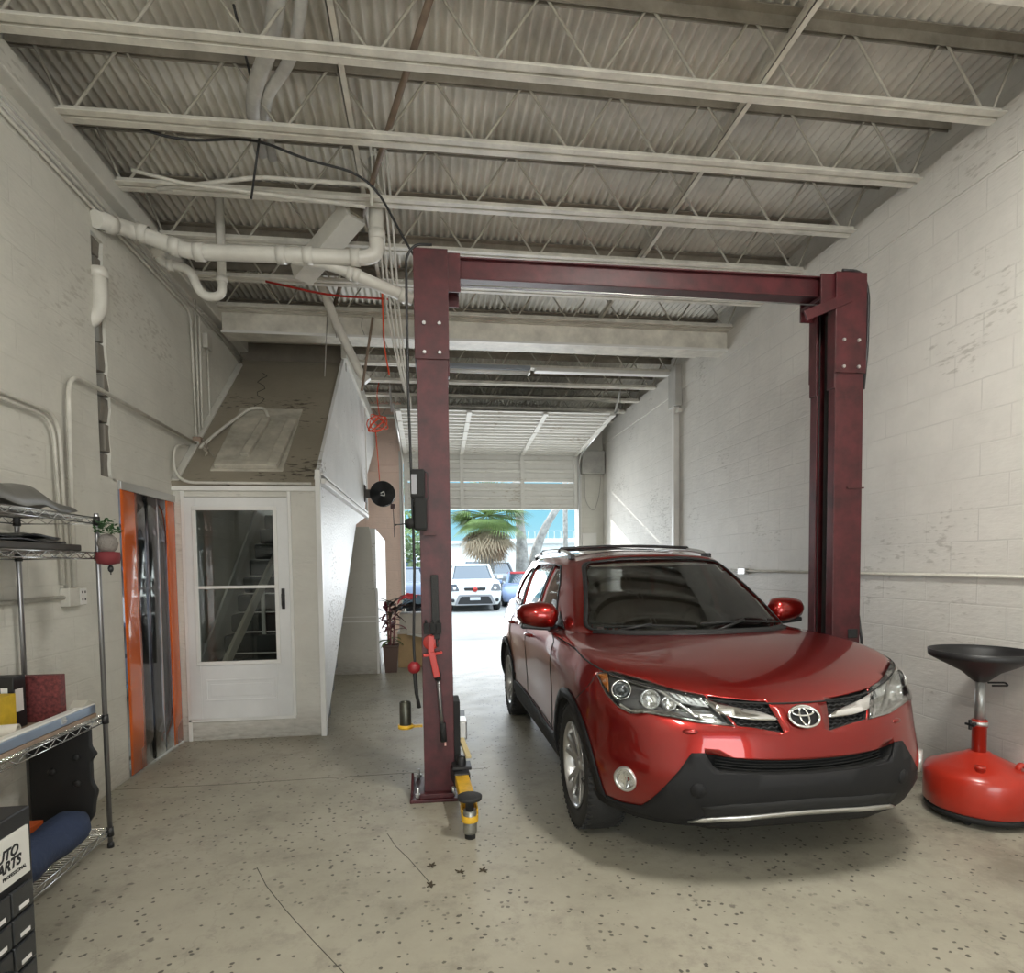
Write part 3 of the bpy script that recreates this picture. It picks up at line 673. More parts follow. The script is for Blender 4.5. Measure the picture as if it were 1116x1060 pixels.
# hollow cabin
def inset(rows, d):
    out = []
    for r in rows:
        rr = []
        for p in r:
            cx, cy, cz = 0, min(max(p.y, 2.3), 3.6), 1.1; v = Vector((p.x - cx, p.y - cy, p.z - cz)); rr.append(p - v.normalized() * d)
        out.append(rr)
    return out
cav = inset(gl + ro[1:-1], .045)
base = []
for zz, k in ((.42, .90), (.80, .95), (1.0, .97)):
    base.append([Vector((p.x * k, max(p.y, 1.42 if zz < 1.02 else 0), zz)) for p in cav[0]])
cavm = MB(); cavm.grid(close_rows(base + cav), closed_u=True)
bmesh.ops.remove_doubles(cavm.bm, verts=cavm.bm.verts, dist=.0004)
bmesh.ops.holes_fill(cavm.bm, edges=[e for e in cavm.bm.edges if e.is_boundary], sides=0)
boolean_cut(body, cavm.build('cut', CABIN))
WSHIELD = closed_round([(-.68, 1.088), (-.36, 1.082), (.36, 1.082), (.68, 1.088), (.525, 1.510), (.25, 1.535), (-.25, 1.535), (-.525, 1.510)], .05)
REARW = closed_round([(-.58, 1.19), (.58, 1.19), (.48, 1.49), (-.48, 1.49)], .06)
SIDEW = [closed_round([(1.80, 1.083), (2.46, 1.085), (2.46, 1.500), (2.30, 1.488), (2.08, 1.36)], .025),
         closed_round([(2.53, 1.085), (3.28, 1.105), (3.32, 1.47), (3.22, 1.503), (2.53, 1.508)], .03),
         closed_round([(3.37, 1.125), (3.86, 1.17), (3.70, 1.40), (3.55, 1.455), (3.40, 1.465)], .03)]
boolean_cut(body, MB().prism(WSHIELD, 'y', .95, 2.4).build('cut', CARRED))
boolean_cut(body, MB().prism(REARW, 'y', 3.75, 4.8).build('cut', CARRED))
for w_ in SIDEW:
    for sd in (-1, 1): boolean_cut(body, MB().prism(w_, 'x', sd * .45, sd * 1.1).build('cut', CARRED))

PC = Vector((0, 1.9, .62))          # centre of the polar chart used for the wrap-around front details
def cast(chart, a, b, sd=1):
    if chart == 'x': o_, d_ = Vector((sd * 2, a, b)), Vector((-sd, 0, 0))
    elif chart == 'y': o_, d_ = Vector((a, -1, b)), Vector((0, 1, 0))
    elif chart == 'yb': o_, d_ = Vector((a, 6, b)), Vector((0, -1, 0))
    elif chart == 'z': o_, d_ = Vector((a, b, 3)), Vector((0, 0, -1))
    else:
        d0 = Vector((math.sin(a) * math.cos(b), -math.cos(a) * math.cos(b), math.sin(b))); o_ = PC + d0 * 4; d_ = -d0
    h = CAR_BVH.ray_cast(o_, d_)
    return (h[0], h[1]) if h[0] is not None else (None, None)
def to_polar(p):
    v = Vector(p) - PC; return (math.atan2(v.x, -v.y), math.atan2(v.z, math.hypot(v.x, v.y)))
def patch(name, poly, chart, mat, off=.004, thick=.006, step=.035, sd=1, parent=None, rnd=0, smooth=True):
    """sheet of trim laid over the body: outline poly in a chart, pushed out by off"""
    if rnd: poly = closed_round(poly, rnd)
    bm = bmesh.new(); f = bm.faces.new([bm.verts.new((a, b, 0)) for a, b in poly])
    xs = [p[0] for p in poly]; ys = [p[1] for p in poly]
    t = math.floor(min(xs) / step) * step
    while t < max(xs):
        if t > min(xs): bmesh.ops.bisect_plane(bm, geom=bm.verts[:] + bm.edges[:] + bm.faces[:], plane_co=(t, 0, 0), plane_no=(1, 0, 0), dist=1e-6)
        t += step
    t = math.floor(min(ys) / step) * step
    while t < max(ys):
        if t > min(ys): bmesh.ops.bisect_plane(bm, geom=bm.verts[:] + bm.edges[:] + bm.faces[:], plane_co=(0, t, 0), plane_no=(0, 1, 0), dist=1e-6)
        t += step
    bad = []
    nrm = {}
    for v in bm.verts:
        h, nn = cast(chart, v.co.x, v.co.y, sd)
        if h is None: bad.append(v); continue
        v.co = h + nn * off; nrm[v] = nn
    bmesh.ops.delete(bm, geom=bad, context='VERTS')
    for f in bm.faces: f.smooth = smooth
    # orient outwards
    if bm.faces:
        f = max(bm.faces, key=lambda q: q.calc_area()); f.normal_update()
        v0 = f.verts[0]
        bm.normal_update()
        flip = sum(1 if fc.normal.dot(nrm.get(fc.verts[0], fc.normal)) < 0 else -1 for fc in bm.faces) > 0
        if flip: bmesh.ops.reverse_faces(bm, faces=bm.faces[:])
    me = bpy.data.meshes.new(name); bm.to_mesh(me); bm.free(); me.materials.append(mat)
    o = bpy.data.objects.new(name, me); COL.objects.link(o); o.parent = parent or car
    if thick:
        md = o.modifiers.new('solidify', 'SOLIDIFY'); md.thickness = thick; md.offset = -1
    return o
def scale_poly(poly, g):
    cx = sum(p[0] for p in poly) / len(poly); cy = sum(p[1] for p in poly) / len(poly)
    out = []
    for a, b in poly:
        dx, dy = a - cx, b - cy; Lh = math.hypot(dx, dy); out.append((a + dx / Lh * g, b + dy / Lh * g))
    return out
# glass and its black surrounds
for o in (patch('windshield', scale_poly(WSHIELD, .012), 'y', CARGLASS, -.006, .004, .06),
          patch('rear_window', scale_poly(REARW, .012), 'yb', CARGLASS, -.006, .004, .08)): pass
for w_ in SIDEW:
    for sd in (-1, 1): patch('side_window', scale_poly(w_, .010), 'x', CARGLASS, -.006, .004, .08, sd)
def ring_trim(name, poly, chart, mat, w, off, parent=None, sd=1, step=.03):
    """a band of trim following a closed outline"""
    pts = poly + poly[:1]; outer = scale_poly(poly, w); bm = bmesh.new(); A = []; B = []
    for i in range(len(poly)):
        for src, dst in ((poly, A), (outer, B)):
            a = Vector((*src[i], 0)); b = Vector((*src[(i + 1) % len(poly)], 0)); nseg = max(1, int((Vector((*poly[i], 0)) - Vector((*poly[(i + 1) % len(poly)], 0))).length / step))
            for k in range(nseg):
                p = a.lerp(b, k / nseg); h, nn = cast(chart, p.x, p.y, sd)
                dst.append(bm.verts.new(h + nn * off if h is not None else (0, 0, 0)))
    m = len(A)
    for i in range(m): bm.faces.new((A[i], A[(i + 1) % m], B[(i + 1) % m], B[i])).smooth = True
    bmesh.ops.recalc_face_normals(bm, faces=bm.faces)
    me = bpy.data.meshes.new(name); bm.to_mesh(me); bm.free(); me.materials.append(mat)
    o = bpy.data.objects.new(name, me); COL.objects.link(o); o.parent = parent or car
    md = o.modifiers.new('solidify', 'SOLIDIFY'); md.thickness = .006; md.offset = 0
    return o
ring_trim('windshield_seal', WSHIELD, 'y', BLACK, .022, .003)
for sd in (-1, 1):
    for w_ in SIDEW: ring_trim('window_seal', w_, 'x', BLACK, .014, .003, sd=sd)
    for nm, poly in (('belt_moulding', [(1.76, 1.066), (3.90, 1.135), (3.90, 1.15), (3.3, 1.093), (2.5, 1.077), (1.76, 1.078)]),):
        patch(nm, poly, 'x', BLACK, .008, .008, .06, sd)
# wheel-arch and sill cladding
def arch_poly(yc, r0, r1, a0, a1, n=26):
    out = [(yc + r1 * math.cos(a0 + (a1 - a0) * i / n), .350 + r1 * math.sin(a0 + (a1 - a0) * i / n)) for i in range(n + 1)]
    return out + [(yc + r0 * math.cos(a1 + (a0 - a1) * i / n), .350 + r0 * math.sin(a1 + (a0 - a1) * i / n)) for i in range(n + 1)]
for sd in (-1, 1):
    patch('wheel_arch_cladding', arch_poly(.93, .390, .445, -.25, PI + .1), 'x', CLAD, .010, .012, .05, sd)
    patch('wheel_arch_cladding', arch_poly(3.59, .390, .445, -.1, PI + .25), 'x', CLAD, .010, .012, .05, sd)
    patch('sill_cladding', [(1.345, .262), (3.175, .262), (3.155, .43), (2.9, .44), (1.6, .40), (1.365, .42)], 'x', CLAD, .010, .012, .06, sd)
    # doors: seams as narrow dark gaskets, handles
    for seam in ([(1.47, .42), (1.44, .70), (1.47, 1.00), (1.62, 1.06)], [(2.495, .42), (2.495, 1.07)], [(3.27, .68), (3.34, .9), (3.33, 1.08)], [(3.27, .68), (3.12, .44)], [(1.44, .43), (3.12, .45)]):
        pts = []
        for (a, b), (c_, d_) in zip(seam, seam[1:]):
            for k in range(8):
                h, nn = cast('x', a + (c_ - a) * k / 8, b + (d_ - b) * k / 8, sd)
                if h is not None: pts.append(h + nn * .0005)
        h, nn = cast('x', *seam[-1], sd); pts.append(h)
        MB().tube(pts, .0032, 5).build('door_seam', BLACKM, car)
    for yh in (2.20, 3.12):
        pts = []
        for k in range(7):
            t = k / 6; h, nn = cast('x', yh + .20 * t, .955 + .02 * (yh - 2.2), sd); pts.append(h + Vector((sd, 0, 0)) * (.030 * math.sin(PI * t) ** .5 + .002))
        MB().tube(pts, [.010, .014, .015, .016, .015, .014, .010], 8).build('door_handle', CARRED, car)
# roof rails
for sd in (-1, 1):
    rail = []
    for k in range(17):
        t = k / 16; yy = 2.22 + 1.62 * t; h, nn = cast('z', sd * .565, yy); rail.append(h + Vector((0, 0, .012 + .040 * math.sin(PI * t) ** .35)))
    r = MB().tube(rail, [.012] + [.016] * 15 + [.012], 8).build('roof_rail', SILVER, car)
    for yy in (2.26, 3.78):
        h, nn = cast('z', sd * .565, yy); MB().obox(h - Vector((0, 0, .01)), h + Vector((0, .0, .035)), .035, .13, (0, 1, 0)).build('rail_foot', BLACK, r, bevel=.01)
for yy in (2.62, 3.40):
    a, _ = cast('z', -.565, yy); b, _ = cast('z', .565, yy)
    pts = [a.lerp(b, k / 8) + Vector((0, 0, .065 + .018 * math.sin(PI * k / 8))) for k in range(9)]
    MB().tube([a + Vector((-.02, 0, .035))] + pts + [b + Vector((.02, 0, .035))], .013, 8).build('roof_cross_bar', BLACK, car)
# mirrors
for sd in (-1, 1):
    rows = []
    for k in range(9):
        t = k / 8; x_ = .80 + .285 * t; w_ = .115 * (1 - (2 * t - .9) ** 2 * .45) * (.35 if k in (0,) else (.55 if k == 8 else 1)); hh = .092 * (1 - (2 * t - .8) ** 2 * .35) * (.5 if k in (0, 8) else 1)
        rows.append([Vector((sd * x_, 1.735 + .03 * t + w_ * .75 * math.cos(a) - (.02 if math.cos(a) < 0 else 0), 1.150 + .012 * t + hh * math.sin(a))) for a in [2 * PI * i / 20 for i in range(20)]])
    m = MB(); m.grid(rows, closed_u=True); m.bm.verts.ensure_lookup_table()
    bmesh.ops.holes_fill(m.bm, edges=[e for e in m.bm.edges if e.is_boundary], sides=0)
    mir = m.build('mirror_housing', CARRED, car)
    MB().obox((sd * .845, 1.75, 1.062), (sd * 1.055, 1.765, 1.082), .12, .035).build('mirror_base', BLACK, mir, bevel=.012)
    MB().obox((sd * .80, 1.80, 1.062), (sd * .90, 1.76, 1.075), .10, .035).build('mirror_arm', BLACK, mir, bevel=.01)
    MB().obox((sd * .90, 1.822, 1.14), (sd * 1.06, 1.838, 1.142), .006, .11).build('mirror_glass', CHROME, mir)
    # black sail triangle in the front corner of the window line
    patch('mirror_sail', [(1.60, 1.066), (1.80, 1.072), (1.80, 1.17)], 'x', BLACK, .006, .006, .04, sd)
# hood shut line
for sd in (-1, 1):
    pts = []
    col = [spline_row(r, KU) for r in [L[5]]][0]
    for k, p in enumerate(col):
        if p.y < 1.50 and k < 40: pts.append(Vector((sd * p.x, p.y, p.z + .0005)))
    MB().tube(pts, .0045, 6).build('hood_shut_line', BLACKM, car)
# cowl and wipers
cw = [(x_, 1.085) for x_ in (-.70, .70)]
pts = []
for k in range(13):
    x_ = -.66 + 1.32 * k / 12; g = spline_row(G0, 20); p = min(g, key=lambda q: abs(q.x - abs(x_)) + (10 if q.y > 1.6 else 0)); pts.append(Vector((x_, p.y - .012, p.z + .004)))
MB().tube(pts, [.012] + [.022] * 11 + [.012], 8).build('cowl_panel', BLACKM, car)
for a, b, piv in (((-.60, 1.272, 1.105), (-.05, 1.115, 1.112), (-.52, 1.215, 1.09)), ((-.02, 1.125, 1.128), (.60, 1.27, 1.112), (.08, 1.09, 1.09))):
    w_ = MB().tube([a, Vector(a).lerp(Vector(b), .5) + Vector((0, -.012, .012)), b], .007, 6).build('wiper_blade', BLACKM, car)
    MB().tube([piv, Vector(a).lerp(Vector(b), .52) + Vector((0, -.014, .022))], .008, 6).build('wiper_arm', BLACK, w_)
# wheels
def wheel(x_, yy, sd):
    t = MB().lathe([(.235, -.10), (.300, -.112), (.335, -.108), (.352, -.085), (.357, -.04), (.357, .04), (.352, .085), (.335, .108), (.300, .112), (.240, .100), (.235, .09)], (x_, yy, .357), (sd, 0, 0), 56)
    for k in range(56):
        a = 2 * PI * k / 56
        for q in (-.09, .09):
            c_ = Vector((x_ + q * sd, yy + math.cos(a) * .3475, .357 + math.sin(a) * .3475))
            t.obox(c_ - Vector((sd * .018, 0, 0)), c_ + Vector((sd * .018, 0, 0)), .016, .012, (0, math.cos(a), math.sin(a)))
    t = t.build('tire', RUBBER, car)
    r = MB().lathe([(.238, .098), (.243, .108), (.232, .106), (.222, .085), (.212, .05), (.205, -.08)], (x_, yy, .357), (sd, 0, 0), 48)
    r.lathe([(0, .078), (.030, .082), (.036, .070), (.055, .062), (.062, .03), (0, .03)], (x_, yy, .357), (sd, 0, 0), 24)
    for k in range(5):
        for q in (-.155, .155):
            a = 2 * PI * k / 5 + .3; a1 = a + q * .55; a2 = a + q * 1.35
            p1 = Vector((x_ + sd * .058, yy + math.cos(a1) * .040, .357 + math.sin(a1) * .040)); p2 = Vector((x_ + sd * .086, yy + math.cos(a2) * .222, .357 + math.sin(a2) * .222))
            r.obox(p1, p2, .034, .022, (sd, 0, 0), w2=.028, h2=.022)
    r = r.build('rim', ALLOY, t, bevel=.004)
    MB().lathe([(.15, -.02), (.15, .005), (0, .005)], (x_, yy, .357), (sd, 0, 0), 32).build('brake_disc', GALV, t)
body.data.materials.append(CLAD); ci_ = len(body.data.materials) - 1
for f_ in body.data.polygons:
    c_ = f_.center
    if c_.z < .33 and f_.material_index == 0 and f_.normal.z < .3: f_.material_index = ci_
for yy in (.93, 3.59):
    for sd in (-1, 1): wheel(sd * .785, yy, sd)
# underbody
MB().box(-.70, .70, .45, 4.2, .235, .30).build('underbody', BLACKM, car)
# interior
d = MB(); d.grid([[Vector((x_, 1.40 + .02 * math.cos(x_ * 3) + yo, z_ )) for x_ in [-.68 + 1.36 * k / 12 for k in range(13)]] for yo, z_ in ((-.22, .98), (0, 1.035), (.18, 1.05), (.30, 1.02), (.34, .90), (.36, .62))])
d.build('dashboard', BLACKM, car, solid=.02)
sw = MB().tube([Vector((.36 + .18 * math.cos(a), 1.86 + .09 * math.sin(a), 1.02 + .16 * math.sin(a))) for a in [2 * PI * k / 28 for k in range(28)]], .014, 8, closed=True)
sw.lathe([(0, 0), (.05, .0), (.045, .03), (0, .04)], (.36, 1.86, 1.02), (0, .87, -.5), 16)
for a in (0, PI, -PI / 2): sw.tube([(.36, 1.86, 1.02), (.36 + .175 * math.cos(a), 1.86 + .088 * math.sin(a), 1.02 + .155 * math.sin(a))], .012, 6)
sw.build('steering_wheel', BLACK, car)
def seat(cx, cy, w_):
    s_ = MB()
    s_.grid([[Vector((cx + w_ / 2 * (abs(math.cos(a)) ** .4) * (1 if math.cos(a) > 0 else -1) * f, cy + g + .065 * (abs(math.sin(a)) ** .6) * (1 if math.sin(a) > 0 else -1), z_)) for a in [2 * PI * k / 20 for k in range(20)]] for z_, f, g in ((.60, .8, -.04), (.64, 1, -.03), (.85, 1.0, .02), (1.05, .98, .07), (1.17, .88, .10), (1.20, .7, .105))], closed_u=True)
    bmesh.ops.holes_fill(s_.bm, edges=[e for e in s_.bm.edges if e.is_boundary], sides=0)
    s_.box(cx - w_ / 2, cx + w_ / 2, cy - .50, cy - .02, .50, .66)
    b_ = s_.build('seat', SEATM, car, bevel=.02)
    for hx in ([0] if w_ < .7 else [-.36, .36]):
        h_ = MB().grid([[Vector((cx + hx + .13 * (abs(math.cos(a)) ** .5) * (1 if math.cos(a) > 0 else -1) * f, cy + .13 + .045 * math.sin(a), z_)) for a in [2 * PI * k / 16 for k in range(16)]] for z_, f in ((1.235, .6), (1.25, .95), (1.32, 1), (1.385, .92), (1.405, .6))], closed_u=True)
        bmesh.ops.holes_fill(h_.bm, edges=[e for e in h_.bm.edges if e.is_boundary], sides=0)
        h_.tube([(cx + hx - .05, cy + .12, 1.15), (cx + hx - .05, cy + .12, 1.26)], .006, 6); h_.tube([(cx + hx + .05, cy + .12, 1.15), (cx + hx + .05, cy + .12, 1.26)], .006, 6)
        h_.build('headrest', SEATM, b_)
seat(-.37, 2.42, .50); seat(.37, 2.42, .50); seat(0, 3.32, 1.25)
MB().grid([[Vector((.115 * (abs(math.cos(a)) ** .5) * (1 if math.cos(a) > 0 else -1), 2.10 + yo, 1.465 + .035 * (abs(math.sin(a)) ** .5) * (1 if math.sin(a) > 0 else -1))) for a in [2 * PI * k / 20 for k in range(20)]] for yo in (0, .012)], closed_u=True).tube([(0, 2.09, 1.48), (0, 2.06, 1.53)], .012, 6).build('rear_view_mirror', BLACK, car, solid=.004)
# ---- front details laid out in the polar chart (azimuth, elevation) round the nose
def mirror_poly(poly): return [(-a, b) for a, b in poly][::-1]
def bis_sheet(poly, step, off):
    """triangulated sheet of points on the nose inside poly, pushed along the ray by off"""
    bm = bmesh.new(); bm.faces.new([bm.verts.new((a, b, 0)) for a, b in poly])
    for ax in (0, 1):
        vals = [p[ax] for p in poly]; t = math.floor(min(vals) / step) * step
        while t < max(vals):
            if t > min(vals): bmesh.ops.bisect_plane(bm, geom=bm.verts[:] + bm.edges[:] + bm.faces[:], plane_co=(t, 0, 0) if ax == 0 else (0, t, 0), plane_no=(1, 0, 0) if ax == 0 else (0, 1, 0), dist=1e-6)
            t += step
    bmesh.ops.triangulate(bm, faces=bm.faces[:])
    return bm
def polar_cut(target, poly, depth, out=.05):
    bm = bis_sheet(poly, .06, 0); base = {}
    top = []
    for v in bm.verts: top.append((v, v.co.x, v.co.y))
    faces = [[v.index for v in f.verts] for f in bm.faces]
    bm.verts.index_update(); faces = [[v.index for v in f.verts] for f in bm.faces]
    inner = []; outer = []
    for v, a, b in top:
        h, nn = cast('p', a, b); d = (h - PC).normalized(); inner.append(h - d * depth); outer.append(h + d * out)
    edges = [(e_.verts[0].index, e_.verts[1].index) for e_ in bm.edges if e_.is_boundary]
    nb = bmesh.new(); A = [nb.verts.new(p) for p in inner]; B = [nb.verts.new(p) for p in outer]
    for f in faces: nb.faces.new([A[i] for i in f]); nb.faces.new([B[i] for i in reversed(f)])
    for i, j in edges: nb.faces.new((A[i], A[j], B[j], B[i]))
    bm.free(); bmesh.ops.recalc_face_normals(nb, faces=nb.faces)
    me = bpy.data.meshes.new('cut'); nb.to_mesh(me); nb.free(); me.materials.append(CARBLACK)
    o = bpy.data.objects.new('cut', me); COL.objects.link(o); boolean_cut(target, o)
def pp(a, b, off=0.0):
    h, nn = cast('p', a, b); return h + nn * off
HL = [(-.575, .205), (-.516, .2105), (-.43, .192), (-.32, .163), (-.255, .152), (-.218, .120), (-.186, .078), (-.27, .0835), (-.335, .094), (-.403, .101), (-.447, .096), (-.486, .111), (-.526, .143)]
GR = [(-.245, .151), (-.17, .1425), (-.086, .133), (-.062, .060), (-.14, .0745), (-.178, .079), (-.210, .120)]
INT = [(-.262, .013), (-.19, .003), (-.10, -.003), (0, -.006), (.10, -.003), (.19, .003), (.262, .013), (.243, -.020), (.226, -.030), (.11, -.0365), (0, -.039), (-.11, -.0365), (-.226, -.030), (-.243, -.020)]
for pl_ in (HL, mirror_poly(HL)): polar_cut(body, pl_, .048)
for pl_ in (GR, mirror_poly(GR)): polar_cut(body, pl_, .040)
polar_cut(body, INT, .10)
for sd in (-1, 1):
    mp = (lambda q: [(a * -sd, b) for a, b in q] if sd == 1 else q)
    mz = (lambda q: mirror_poly(q) if sd == 1 else q)
    def P_(a, b, off=0.0): return pp(a * -sd if sd == 1 else a, b, off)
    lamp = patch('headlight', mz(HL), 'p', pbr('lamp_bezel_grey', (.14, .14, .145), .4, metal=.6), -.042, .003, .03)
    # projector
    def bowl(a, b, r, dep, out_off, parent, name='reflector_bowl'):
        c0_, n0_ = cast('p', a * -sd if sd == 1 else a, b); d_ = (n0_ * .8 + Vector((0, -.6, 0))).normalized(); c_ = c0_ + (c0_ - PC).normalized() * out_off
        MB().lathe([(r, 0), (r * .96, -.006), (r * .80, -dep * .5), (r * .35, -dep), (0, -dep)], c_, d_, 28).build(name, REFL, parent, recalc=False)
        return c_, d_
    c_, d_ = bowl(-.480, .158, .046, .026, -.008, lamp)
    MB().lathe([(.034, -.02), (.038, .0), (.033, .003), (.030, -.002), (.024, .008), (.012, .015), (0, .017)], c_, d_, 28).build('projector', pbr('projector_lens', (.05, .06, .065), .05, .2, coat=1.0), lamp)
    MB().lathe([(.046, -.004), (.050, .003), (.046, .008), (.042, .003), (.044, -.004)], c_, d_, 32).build('chrome_ring', CHROME, lamp)
    c_, d_ = bowl(-.395, .137, .047, .026, -.008, lamp)
    MB().ico(c_ - d_ * .02, .014, 2).build('bulb', LENS, lamp)
    bowl(-.345, .128, .036, .022, -.009, lamp)
    for poly, nm, mt, off in (
        ([(-.572, .203), (-.535, .2065), (-.525, .175), (-.520, .150), (-.535, .165)], 'turn_lamp', AMBER, -.003),
        ([(-.535, .205), (-.43, .186), (-.32, .157), (-.27, .150), (-.30, .147), (-.37, .163), (-.43, .178), (-.52, .200)], 'chrome_brow', REFL, -.003),
        ([(-.385, .168), (-.36, .163), (-.275, .104), (-.262, .098), (-.285, .100), (-.30, .112)], 'chrome_divider', REFL, -.002),
        ([(-.350, .158), (-.262, .146), (-.243, .124), (-.315, .134)], 'running_light', pbr('frosted_lamp', (.75, .77, .78), .25, coat=.6), -.004),
        ([(-.300, .118), (-.238, .114), (-.212, .086), (-.262, .090)], 'side_light', REFL, -.006),
        ([(-.485, .113), (-.447, .100), (-.40, .104), (-.335, .097), (-.27, .0865), (-.20, .081), (-.196, .083), (-.27, .092), (-.335, .102), (-.40, .110), (-.447, .108), (-.48, .122)], 'lower_bezel', REFL, -.003),
    ): patch(nm, mz(poly), 'p', mt, off, .006, .02, parent=lamp)
    for i in range(5):
        t = i / 5; a_ = P_(-.345 + .09 * t, .156 - .010 * t, -.001); b_ = P_(-.315 + .075 * t, .135 - .009 * t, -.001)
        MB().tube([a_, b_], .003, 5).build('running_light_rib', CHROME, lamp)
    patch('headlight_lens', mz(HL), 'p', LENS, .007, .003, .03, parent=lamp)
    # grille mesh
    gr = patch('grille', mz(GR), 'p', BLACKM, -.034, .003, .02)
    gm = MB()
    for r in range(9):
        el = .066 + .0092 * r
        seg = []
        for k in range(60):
            a_ = -.255 + .205 * k / 59; lo = .060 + (abs(a_) - .062) / (.178 - .062) * .019 if abs(a_) < .178 else .079 + (abs(a_) - .178) / .06 * .07
            hi = .132 + (abs(a_) - .086) * .115; e_ = el + .0022 * math.sin(k * 1.15 + r * PI)
            if abs(a_) > .064 and lo + .002 < e_ < hi - .002: seg.append(P_(a_, e_, -.014))
            else:
                if len(seg) > 1: gm.tube(seg, .0035, 5)
                seg = []
        if len(seg) > 1: gm.tube(seg, .0035, 5)
    gm.build('grille_mesh', BLACK, gr)
    patch('grille_bar', mz([(-.253, .142), (-.18, .1235), (-.109, .1085), (-.068, .0925), (-.078, .0895), (-.138, .092), (-.19, .099), (-.225, .110), (-.238, .124)]), 'p', CHROME, .006, .016, .02, parent=gr)
    # fog lamp
    FC = (-.459, -.080)
    h, nn = cast('p', FC[0] * -sd if sd == 1 else FC[0], FC[1])
    fd = (nn * .95 + Vector((0, -.12, 0))).normalized(); h = h + nn * .002
    fog = MB().lathe([(0, -.002), (.046, -.002), (.048, .012), (.058, .014), (.060, .004), (.060, -.03)], h, fd, 32).build('fog_lamp', SILVER, car)
    MB().lathe([(.046, .006), (.035, -.0), (.015, -.003), (0, -.003)], h + fd * .002, fd, 24).build('reflector_bowl', REFL, fog, recalc=False)
    MB().lathe([(.047, .010), (.03, .018), (0, .021)], h, fd, 28).build('fog_lamp_lens', LENS, fog)
    MB().box(-.004, .004, -.001, .003, -.04, .04).build('lamp_rib', CHROME, fog).matrix_local = Matrix.Translation(h + fd * .012) @ fd.to_track_quat('-Y', 'Z').to_matrix().to_4x4()
    # washer cap and bumper dimple
    h, nn = cast('p', sd * .295, .063); MB().lathe([(0, .007), (.018, .006), (.024, 0), (.024, -.01)], h, nn, 20).bm
    w_ = MB(); w_.lathe([(0, .006), (.5, .005), (1.0, 0), (1.0, -.004)], (0, 0, 0), (0, 0, 1), 24); 
    for v in w_.bm.verts: v.co.x *= .035; v.co.y *= .013
    wo = w_.build('washer_cap', CARRED, car); wo.matrix_local = Matrix.Translation(h) @ nn.to_track_quat('Z', 'X').to_matrix().to_4x4() @ Matrix.Rotation(PI/2, 4, 'Z')
    h, nn = cast('p', sd * .279, -.075); MB().lathe([(0, .013), (.033, .013), (.035, .009), (.035, 0)], h, nn, 24).build('tow_cover', CLAD, car)
    # bumper seam from headlight corner to wheel arch, hood crease
    pts = [P_(-.574 - .135 * t, .198 - .112 * t ** .7, .0003) for t in [k / 10 for k in range(11)]]
    MB().tube(pts, .0025, 5).build('bumper_seam', BLACKM, car)
    pts = [P_(-.700 + .13 * t, .080 + .034 * t, .0003) for t in [k / 8 for k in range(9)]]
BL = [(-.262, .0135), (-.293, .012), (-.322, -.03), (-.352, -.067), (-.393, -.122), (-.418, -.150), (-.47, -.163), (-.53, -.172), (-.60, -.176), (-.645, -.180), (-.660, -.235), (-.56, -.232), (-.40, -.212), (-.2, -.190), (0, -.178),
      (0, -.038), (-.11, -.0355), (-.226, -.029), (-.243, -.018)]
BLF = BL[:15] + [(-a, b) for a, b in BL[:14]][::-1] + [(-a, b) for a, b in BL[16:]][::-1] + BL[15:16] + BL[16:]
patch('lower_bumper', BLF, 'p', CLAD, .010, .014, .035)
MB_l = [(-.30, -.168), (-.262, -.150), (-.20, -.141), (-.10, -.134), (0, -.132), (.10, -.134), (.20, -.141), (.262, -.150), (.30, -.168), (.26, -.163), (.20, -.154), (.10, -.147), (0, -.145), (-.10, -.147), (-.20, -.154), (-.26, -.163)]
patch('skid_trim', MB_l, 'p', SILVER, .020, .012, .03)
patch('lower_intake', [(-.27, -.118), (-.2, -.105), (0, -.098), (.2, -.105), (.27, -.118), (.258, -.150), (.2, -.141), (0, -.132), (-.2, -.141), (-.258, -.150)], 'p', BLACKM, .0115, .004, .03)
im = patch('intake_grille', scale_poly(INT, .002), 'p', BLACKM, -.085, .003, .04)
g = MB()
for k in range(5):
    el = -.004 - .0075 * k; g.tube([pp(-.235 + .47 * t / 20, el + .014 * abs(-1 + 2 * t / 20) ** 2, -.045) for t in range(21)], .004, 5)
g.build('grille_mesh', BLACKM, im)
# emblem: three crossed ovals
h, nn = cast('p', 0, .0935)
em = MB().lathe([(0, .004), (1, .004), (1, 0)], (0, 0, 0), (0, 0, 1), 32)
for v in em.bm.verts: v.co.x *= .072; v.co.y *= .049
em = em.build('emblem', BLACKM, car); em.matrix_local = Matrix.Translation(h + nn * .004) @ Matrix.Rotation(math.atan2(nn.z, -nn.y) * -1 + PI / 2, 4, 'X')
def oval(cx, cy, rx, ry, r): return MB().tube([(cx + rx * math.cos(a), cy + ry * math.sin(a), .010) for a in [2 * PI * k / 40 for k in range(40)]], r, 8, closed=True)
for nm, arg in (('emblem_ring', (0, 0, .074, .051, .0065)), ('emblem_oval', (0, .022, .052, .019, .0050)), ('emblem_oval', (0, 0, .021, .042, .0050))):
    oval(*arg).build(nm, CHROME, em)
# rear lamps, tailgate trim (seen from the side only)
for sd in (-1, 1):
    patch('tail_lamp', [(4.02, .93), (4.30, .93), (4.22, 1.12), (4.05, 1.10)], 'x', pbr('tail_lamp_red', (.3, .01, .01), .15, coat=.8), .004, .01, .05, sd)
patch('rear_bumper_cladding', [(-.7, .40), (.7, .40), (.7, .62), (-.7, .62)], 'yb', CLAD, .008, .01, .08)
